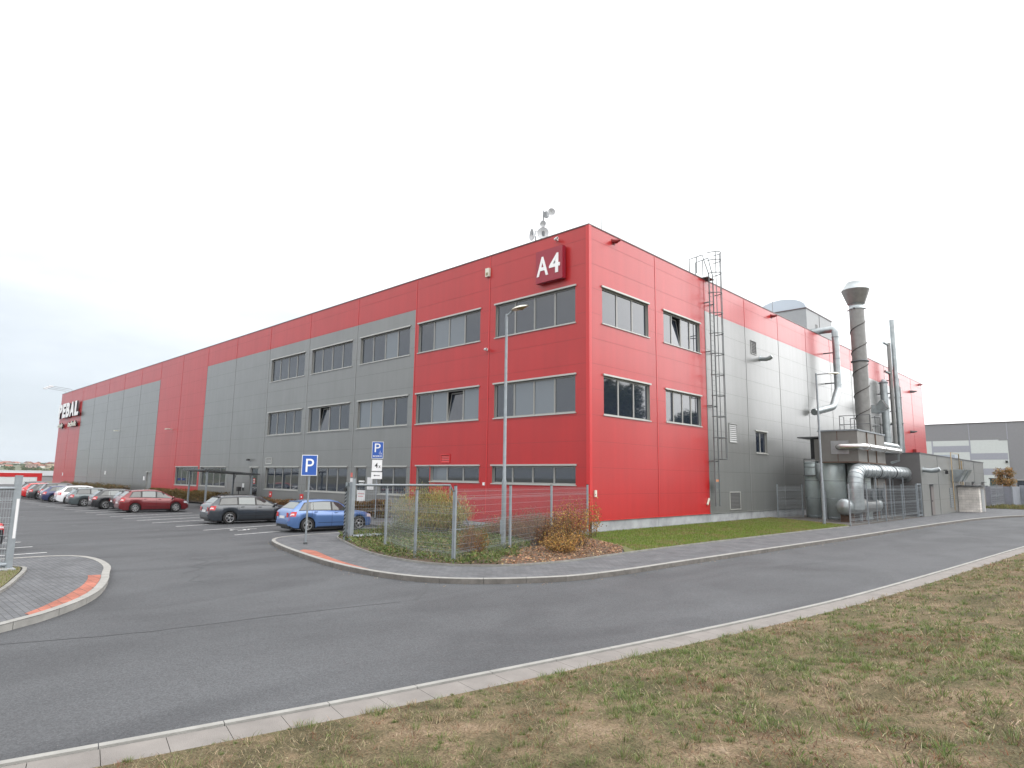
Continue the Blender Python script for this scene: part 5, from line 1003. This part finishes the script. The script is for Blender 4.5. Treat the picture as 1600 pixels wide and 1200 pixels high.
YG = [(.34,.28,.10),(.27,.27,.09),(.17,.19,.06),(.32,.20,.09)]; GO_ = [(.34,.19,.05),(.42,.27,.09),(.26,.13,.045),(.16,.10,.04)]; RB = [(.16,.07,.04),(.22,.10,.05),(.11,.07,.045),(.26,.15,.06)]; BG = [(.09,.12,.035),(.13,.15,.05),(.17,.13,.06),(.06,.09,.03)]
shrub('willow_shrub', 'tall yellow green willow shrub with upright narrow leaves behind the mesh fence', -3.7, -5.6, 2.0, 1.4, 2.0, 150, 17000, (.12,.02), YG, [.30,.32,.2,.18], 1.6, 11, bias=.75)
shrub('willow_shrub', 'lower olive willow shrub left of the tall one behind the sliding gate', -5.0, -3.6, 1.3, 1.0, 1.35, 60, 3800, (.11,.022), YG+RB[:1], [.3,.22,.2,.13,.15], 1.4, 12)
shrub('spirea_shrub', 'compact rust brown shrub right of the tallest fence post', 2.75, -9.2, .5, .45, .95, 60, 4000, (.05,.018), [(.26,.10,.03),(.20,.09,.03),(.13,.10,.03),(.30,.16,.04)], [.35,.3,.15,.2], 1.2, 13)
shrub('golden_shrub', 'bright golden leaved shrub at the corner of the bed', 2.7, -4.6, .95, .95, 1.6, 50, 3400, (.055,.034), GO_+[(.10,.06,.035)], [.27,.23,.2,.15,.15], .4, 14, bias=.8)
shrub('golden_shrub', 'low spreading golden shrub in front of the leaf litter', 3.7, -6.2, .9, .8, .7, 34, 2200, (.055,.035), GO_, [.35,.25,.25,.15], .3, 15)
shrub('golden_shrub', 'thin twig of yellow leaves against the plinth', 1.3, -1.6, .35, .35, 1.65, 7, 260, (.08,.05), GO_, [.4,.4,.1,.1], .4, 16, low=.45)
for i, (x, y, rx, ry, h, lb) in enumerate(((-1.2,-2.6,1.3,.9,.95,'reddish bare shrub low against the wall right of the open door'), (.7,-3.2,1.0,.8,.9,'reddish brown shrub below the plinth left of the lamp post'), (1.6,-5.0,1.1,.9,.85,'brown twiggy shrub behind the lamp post'), (-.4,-4.6,1.2,.9,.8,'purple brown shrub right of the tall willow'), (-6.4,-2.7,1.4,.8,.8,'brown shrub between the sign pole and the open gate'), (-3.2,-7.4,1.2,.8,.6,'low mixed green shrub just inside the gate'))):
    shrub('barberry_shrub', lb, x, y, rx, ry, h*1.15, 75, 5200, (.05,.03), RB+BG[2:3] if i < 5 else BG, [.28,.22,.22,.13,.15] if i < 5 else [.3,.3,.2,.2], .7, 30+i)
# low hedges along the facade
def hedge(label, x0, x1, y0, y1, h, cols, probs, seed, n):
    t = thing('hedge', label, 'hedge', (0,0,0)); r = np.random.default_rng(seed); b = MB(); b.box(x0+.15,x1-.15,y0+.15,y1-.15,0,h-.15,mat('hedge_core',(.05,.035,.02),.95)); b.build('branches', t)
    x = r.uniform(x0,x1,n); y = r.uniform(y0,y1,n); z = h*(.1+.92*r.random(n)**.6)*(1+.12*np.sin(x*1.3)+.08*np.sin(x*3.1)); k = r.random(n) < .5; y = np.where(k, y0+r.random(n)*.22, y)
    P0 = np.stack([x,y,z],1); d = r.normal(0,1,(n,3)); d[:,2] = np.abs(d[:,2]); d /= np.linalg.norm(d,axis=1)[:,None]; q = np.cross(d, r.normal(0,1,(n,3))); q /= np.linalg.norm(q,axis=1)[:,None]
    V = np.stack([P0,P0+d*.05+q*.025,P0+d*.1,P0+d*.05-q*.025],1).reshape(-1,3); tri_mesh('foliage', V, n, 4, palette(n, cols, probs, r, .25), LEAF, t)
hedge('clipped brown hedge behind the dark red people carrier', -50, -33.2, -1.9, -.8, .78, [(.15,.11,.035),(.12,.09,.03),(.19,.12,.05)], [.4,.3,.3], 41, 16000)
hedge('clipped brown hedge along the wall behind the blue car bonnet', -16.0, -12.9, -1.3, -.5, .8, [(.17,.10,.05),(.12,.09,.03),(.22,.12,.06)], [.4,.3,.3], 42, 5000)
hedge('low rusty hedge under the office windows behind the dark estate', -29.4, -18.2, -1.3, -.5, .55, [(.20,.10,.05),(.13,.09,.035),(.22,.13,.06)], [.4,.3,.3], 43, 9000)
hedge('distant low hedge along the far grey wall', -84, -57, -1.8, -.9, .9, [(.16,.12,.05),(.11,.12,.04),(.22,.12,.06)], [.4,.3,.3], 44, 9000)
# ground cover and leaf litter in the bed
def ground_cover():
    r = np.random.default_rng(21); BP = [tuple(p) for p in offset([p for p in BE if p[1] < -4.9], -.02)]+[(3.9,-3.4),(.02,-1.0),(-4.9,-1.0)]
    n = 60000; x = r.uniform(-5.6,5.1,n); y = r.uniform(-11.1,-1,n); k = poly_mask(x,y,BP) & (y+9.6+1.536*(x-4.3) < vnoise(x,y,1.5,3)*1.6-.8); g = vnoise(x,y,1.1,22); k &= r.random(n) < np.clip(.35+g, .2, 1)*np.clip((-y-1)/4, .3, 1); x, y = x[k], y[k]; n = len(x)
    P0 = np.stack([x,y,.03+.16*r.random(n)*(.5+vnoise(x,y,2.2,23))],1); d = r.normal(0,1,(n,3)); d[:,2] = np.abs(d[:,2])*.9; d /= np.linalg.norm(d,axis=1)[:,None]; q = np.cross(d, r.normal(0,1,(n,3))); q /= np.linalg.norm(q,axis=1)[:,None]
    V = np.stack([P0,P0+d*.045+q*.018,P0+d*.09,P0+d*.045-q*.018],1).reshape(-1,3); tag(tri_mesh('ground_cover', V, n, 4, palette(n, [(.10,.14,.035),(.15,.18,.065),(.07,.10,.03),(.20,.16,.08)], [.28,.25,.25,.22], r), LEAF), 'low green ground cover plants filling the bed behind the kerb', 'ground cover', kind='stuff')
    n = 12000; x = r.uniform(-1.5,5.1,n); y = r.uniform(-10.6,-2.2,n); k = poly_mask(x,y,BP) & (y+9.6+1.536*(x-4.3) > r.normal(0,.5,n)); x, y = x[k], y[k]; n = len(x); P0 = np.stack([x,y,.035+.03*r.random(n)],1); d = r.normal(0,1,(n,3)); d[:,2] *= .3; d /= np.linalg.norm(d,axis=1)[:,None]; q = np.cross(d, np.stack([r.normal(0,.3,n),r.normal(0,.3,n),np.ones(n)],1)); q /= np.linalg.norm(q,axis=1)[:,None]
    V = np.stack([P0,P0+d*.035+q*.028,P0+d*.07,P0+d*.035-q*.028],1).reshape(-1,3); tag(tri_mesh('leaf_litter', V, n, 4, palette(n, [(.28,.15,.08),(.36,.20,.11),(.18,.10,.06),(.40,.27,.15)], [.3,.2,.35,.15], r), LEAF), 'fallen orange and brown leaves on the bare soil around the golden shrub', 'leaves', kind='stuff')
    n = 260; s_ = r.uniform(0,1,n); OKp = np.array(OK); i = (s_*(len(OKp)*.6)).astype(int)+10; x = OKp[i,0]+r.normal(0,.12,n)+.12; y = OKp[i,1]+r.normal(0,.12,n)-.1; P0 = np.stack([x,y,np.full(n,-.113)],1); a = r.uniform(0,6.28,n); d = np.stack([np.cos(a),np.sin(a),np.zeros(n)],1); q = np.stack([-np.sin(a),np.cos(a),np.zeros(n)],1)
    V = np.stack([P0,P0+d*.02+q*.015,P0+d*.045+[0,0,.01],P0+d*.02-q*.015],1).reshape(-1,3); tag(tri_mesh('gutter_leaves', V, n, 4, palette(n, [(.32,.22,.10),(.42,.36,.26),(.2,.12,.07)], [.4,.3,.3], r), LEAF), 'scattered dry leaves in the gutter along the kerb', 'leaves', kind='stuff')
ground_cover()
# ------------------------------------------------------------------ trees
def tree(label, x, y, h, rx, cols, probs, n, seed, trunk=.45, leaf=(.16,.12), z=0, group=None, lobes=14):
    r = np.random.default_rng(seed); t = thing('broadleaf_tree', label, 'tree', (x,y,z), 0, group); b = MB(); b.tube([(0,0,-.1),(.02*h,0,h*trunk*.6),(0,.01*h,h*.8)], [.02*h+.03,.016*h+.02,.01], TWIG, 10); cs = []
    for i in range(lobes):
        a = r.uniform(0,6.283); k = r.random()**.5; zz = h*(trunk+(.95-trunk)*r.random()); rr = rx*(1-.55*abs((zz/h-trunk)/(1-trunk)-.35)); c = np.array([math.cos(a)*rr*k*.75, math.sin(a)*rr*k*.75, zz]); cs.append(c); b.tube([(0,0,h*trunk*.7),(c[0]*.5,c[1]*.5,(h*trunk*.7+c[2])/2+.05*h),tuple(c)], [.012*h,.007*h,.003*h], TWIG, 6)
    b.build('trunk', t); C = np.array(cs); k = r.integers(0,lobes,n); d = r.normal(0,1,(n,3)); d /= np.linalg.norm(d,axis=1)[:,None]; rad = rx*.36*(.45+.55*r.random(n)**.4)[:,None]*r.uniform(.7,1.2,lobes)[k][:,None]; P0 = C[k]+d*rad*np.array([1,1,.8])
    e = r.normal(0,1,(n,3)); e /= np.linalg.norm(e,axis=1)[:,None]; q = np.cross(e,d); q /= np.linalg.norm(q,axis=1)[:,None]+1e-6; V = np.stack([P0,P0+e*leaf[0]*.5+q*leaf[1]*.5,P0+e*leaf[0],P0+e*leaf[0]*.5-q*leaf[1]*.5],1).reshape(-1,3)
    tri_mesh('crown', V, n, 4, palette(n, cols, probs, r, .25), LEAF, t); return t
tree('small orange autumn tree behind the concrete wall at the right', 5.3, 76, 4.3, 1.3, [(.34,.19,.07),(.26,.15,.06),(.18,.16,.07)], [.4,.35,.25], 4200, 51, .38, (.15,.11), group=None, lobes=34)
for i, (x, y, h) in enumerate(((36,52,19),(41,62,17),(33,72,13))): tree(('tall','broad','small')[i]+' dark green tree across the road, reflected in the gable windows', x, y, h, 5.5, [(.06,.09,.025),(.09,.12,.035),(.05,.07,.02)], [.4,.3,.3], 14000, 60+i, .3, (.34,.28), lobes=26)
# ------------------------------------------------------------------ far right: concrete wall, bank and the neighbouring warehouse
CW = mat('grey_wall_panel', (.20,.215,.245), .8, var=.12, vscale=1.2)
t = thing('concrete_wall', 'grey blue concrete panel wall behind the annex', 'wall', (0,0,0)); 
for i in range(2): b = MB(); b.box(4.15+i*1.4,4.15+i*1.4+1.38,66,66.12,-.1,2.05,CW); b.build('panel', t)
for i in range(20): b = MB(); b.box(6.95+i*2.0,8.92+i*2.0,72.5,72.62,-.1,2.2,CW); b.build('panel', t)
b = MB(); b.box(6.9,7.0,66,72.6,-.1,2.05,CW); b.build('return_panel', t)
for x in (4.1,5.5,6.92): b = MB(); b.box(x-.05,x+.07,65.9,66,0,2.15,GALVP); b.build('post', t)
fence('mesh_fence', 'short mesh fence and post between annex and concrete wall', [(6.3,56.5),(6.35,60.5),(6.2,65.8)], 2.3, step=.2, wr=.005)
t = thing('hut', 'small dark green hut behind the concrete wall', 'hut', (4.6,79,0)); b = MB(); b.box(-1.2,.6,0,2,0,2.9,mat('hut_green',(.06,.09,.08),.7)); b.build('wall', t); b = MB(); b.box(-1.3,.7,-.1,2.1,2.9,3.05,DGR); b.build('roof', t)
r = np.random.default_rng(71); n = 22000; x = r.uniform(6.0,40,n); y = 54+r.random(n)*9+(x-6)*.16; P0 = np.stack([x,y,np.full(n,.0)],1); V, f, c = blades(P0, .28*(.4+r.random(n)), .05*(.6+r.random(n)), palette(n, [(.15,.14,.05),(.10,.12,.035),(.22,.17,.08)], [.4,.35,.25], r), .8, 9)
tag(tri_mesh('rough_grass', V, f, 3, c, LEAF), 'strip of rough brown green grass below the concrete wall', 'grass', kind='stuff')
WPAN = mat('white_panel', (.52,.55,.55), .45, .1, var=.03); LPAN = mat('light_grey_panel', (.30,.31,.36), .45, .1, var=.03); DPAN = mat('hazed_grey_panel', (.215,.215,.23), .45, .1, var=.04)  # dark grey cladding lightened, distance haze mixed into its colour
t = thing('warehouse', 'neighbouring warehouse with dark grey top band and white and pale grey striped wall', 'building', (0,120,0)); b = MB(); ZW = 13.15
b.box(-30,60,0,70,0,ZW,DPAN); b.box(-30,1.1,-.06,0,0,10.1,WPAN)
for i, x in enumerate((-27,-21.4,-15.8,-10.2,-4.4)): b.box(x-.12,x+.12,-.075,-.06,0,10.1,LPAN)
for x0, x1, zs in ((-10.1,-4.5,(8.0,3.6)),(-4.3,1.0,(6.6,3.9)),(-15.7,-10.3,(6.6,3.0))):
    for z in zs: b.box(x0,x1,-.074,-.06,z,z+1.15,LPAN)
b.box(-.15,1.1,-.08,-.061,9.95,10.1,DPAN)
for x in (-4.4,1.15,6.8): b.box(x-.05,x+.05,-.03,0,10.15,ZW,LPAN)
b.build('wall', t); b = MB(); b.box(-30.1,60.1,-.12,70,ZW,ZW+.12,COP); b.build('coping', t)
b = MB(); b.box(1.9,5.9,-.04,0,1.7,3.0,GLASS); b.box(1.8,6.0,-.12,0,3.0,3.12,SILL); b.build('window', t); b = MB(); b.box(.6,.9,-.5,-.08,6.0,6.4,BLACK); b.build('wall_light', t)
# ------------------------------------------------------------------ far left: low buildings, town and hills
t = thing('gatehouse', 'low white building with a red fascia at the far left edge', 'building', (-130,0,0)); b = MB(); b.box(-20,0,-14,4.55,-.2,2.0,WPAN); b.build('wall', t); b = MB(); b.box(-20.1,.05,-14.1,4.9,1.2,1.9,RED); b.box(-.3,.05,4.2,4.9,-.2,1.2,RED); b.build('fascia', t)
t = thing('low_warehouse', 'pale grey roofed low building between the red fascia and the hall', 'building', (-175,5,0)); b = MB(); b.box(-25,0,0,40,-.2,1.2,DPAN); b.build('wall', t); b = MB(); b.box(-25.3,.3,-.3,40,1.2,2.4,mat('pale_roof',(.42,.44,.47),.6)); b.build('roof', t)
t = thing('tarpaulin', 'blue tarpaulin roof at the far left edge above the parked cars', 'canopy', (-95,-11.5,0)); b = MB(); b.box(-6,0,-6,0.6,1.1,1.45,mat('blue_tarp',(.05,.09,.40),.5)); b.build('roof', t)
for x in (-5.8,-.2): b = MB(); b.box(x-.05,x+.05,.3,.4,-.1,1.1,GALVP); b.build('post', t)
def hill(name, dist0, dist1, zf, m, az0, az1, n=80, k=8):
    vs = []; 
    for j in range(k+1):
        for i in range(n+1):
            a = az0+(az1-az0)*i/n; d = dist0+(dist1-dist0)*j/k; vs.append((CAM[0]+math.sin(a)*d, CAM[1]+math.cos(a)*d, zf(a, j/k)))
    b = MB(); b.add(vs, [(j*(n+1)+i, j*(n+1)+i+1, (j+1)*(n+1)+i+1, (j+1)*(n+1)+i) for j in range(k) for i in range(n)], m, True); tag(b.build(name), kind='structure')
HG = mat('hill_green', (.055,.075,.035), .95, col2=(.10,.10,.06), vscale=.02); HF = mat('hill_far', (.05,.07,.05), .95)
hz = lambda a, f: -.3+13*math.sin(min(1, f*1.0)*math.pi/2)**1.3*(1+.10*math.sin(a*31)+.06*math.sin(a*77))
hill('hillside', 260, 1500, hz, HG, R(-110), R(-55), 90, 12)
hill('hills', 3200, 5200, lambda a, f: -1+(38+24*math.sin(a*9+2.2)+9*math.sin(a*37))*math.sin(min(1,f*1.6)*math.pi/2), HF, R(-115), R(-50), 120, 8)
HW = [mat('house_wall_white',(.62,.60,.55),.8), mat('house_wall_cream',(.55,.46,.32),.8), mat('house_wall_pink',(.5,.36,.32),.8)]; HR = [mat('roof_tile_red',(.25,.08,.05),.8), mat('roof_tile_brown',(.14,.09,.07),.8)]
r = np.random.default_rng(81)
for i in range(64):
    a = R(r.uniform(-86.5,-77.0)); f = .3+.62*r.random(); d = 260+1240*f; x = CAM[0]+math.sin(a)*d; y = CAM[1]+math.cos(a)*d; z = hz(a,f); ww, dd, hh = r.uniform(7,14)*(.4+.6*f), r.uniform(7,10)*(.4+.6*f), r.uniform(2.4,4)*(.3+.7*f); b = MB(); wm = HW[r.integers(3)]; rm = HR[r.integers(2)]
    b.box(-ww/2,ww/2,-dd/2,dd/2,-2,hh,wm); q = hh*.6; b.add([(-ww/2-.3,-dd/2-.3,hh),(ww/2+.3,-dd/2-.3,hh),(ww/2+.3,dd/2+.3,hh),(-ww/2-.3,dd/2+.3,hh),(-ww/2-.3,0,hh+q),(ww/2+.3,0,hh+q)], [(0,1,5,4),(2,3,4,5),(0,4,3),(1,2,5)], rm)
    for k in range(3): b.box(-ww/2+1+k*ww/3.5,-ww/2+1.9+k*ww/3.5,-dd/2-.05,-dd/2,hh*.35,hh*.7,DGR)
    o = b.build('house'); o.location = (x,y,z); o.rotation_euler = (0,0,r.uniform(0,3)); tag(o, 'tiny pale gabled house with tiled roof on the hazy hillside', 'house', 'houses on the far hillside')
def woods():
    r = np.random.default_rng(91); n = 26000; a = np.radians(r.uniform(-90,-74,n)); f = r.random(n); m_ = vnoise(a*400, f*20, .35, 5) > .42; a, f = a[m_], f[m_]; n = len(a); d = 260+1240*f; x = CAM[0]+np.sin(a)*d; y = CAM[1]+np.cos(a)*d; z = np.array([hz(p,q) for p,q in zip(a,f)])
    P0 = np.stack([x,y,z-.5],1); V, ff, c = blades(P0, (1+3*r.random(n))*(.3+.7*f), (3+3*r.random(n))*(.4+.6*f), palette(n, [(.05,.08,.03),(.09,.10,.04),(.12,.09,.04)], [.5,.3,.2], r), .5, 92)
    tag(tri_mesh('hillside_woods', V, ff, 3, c, LEAF), 'hazy woods and gardens between the houses on the far hillside', 'woods', kind='stuff')
woods()
# ------------------------------------------------------------------ air
b = MB(); b.box(-5600,5600,-5600,5600,-1.5,130,WHITE); hb = b.build('haze'); hb.data.materials.clear(); hm = bpy.data.materials.new('haze'); hm.use_nodes = True; ht = hm.node_tree; ht.nodes.clear()
ho = ht.nodes.new('ShaderNodeOutputMaterial'); hv = ht.nodes.new('ShaderNodeVolumePrincipled'); hv.inputs['Color'].default_value = (.86,.93,1,1); hv.inputs['Density'].default_value = .00014; hv.inputs['Anisotropy'].default_value = .2; ht.links.new(hv.outputs[0], ho.inputs['Volume']); hb.data.materials.append(hm)
tag(hb, 'pale thin autumn haze over the whole site', 'haze', kind='stuff')
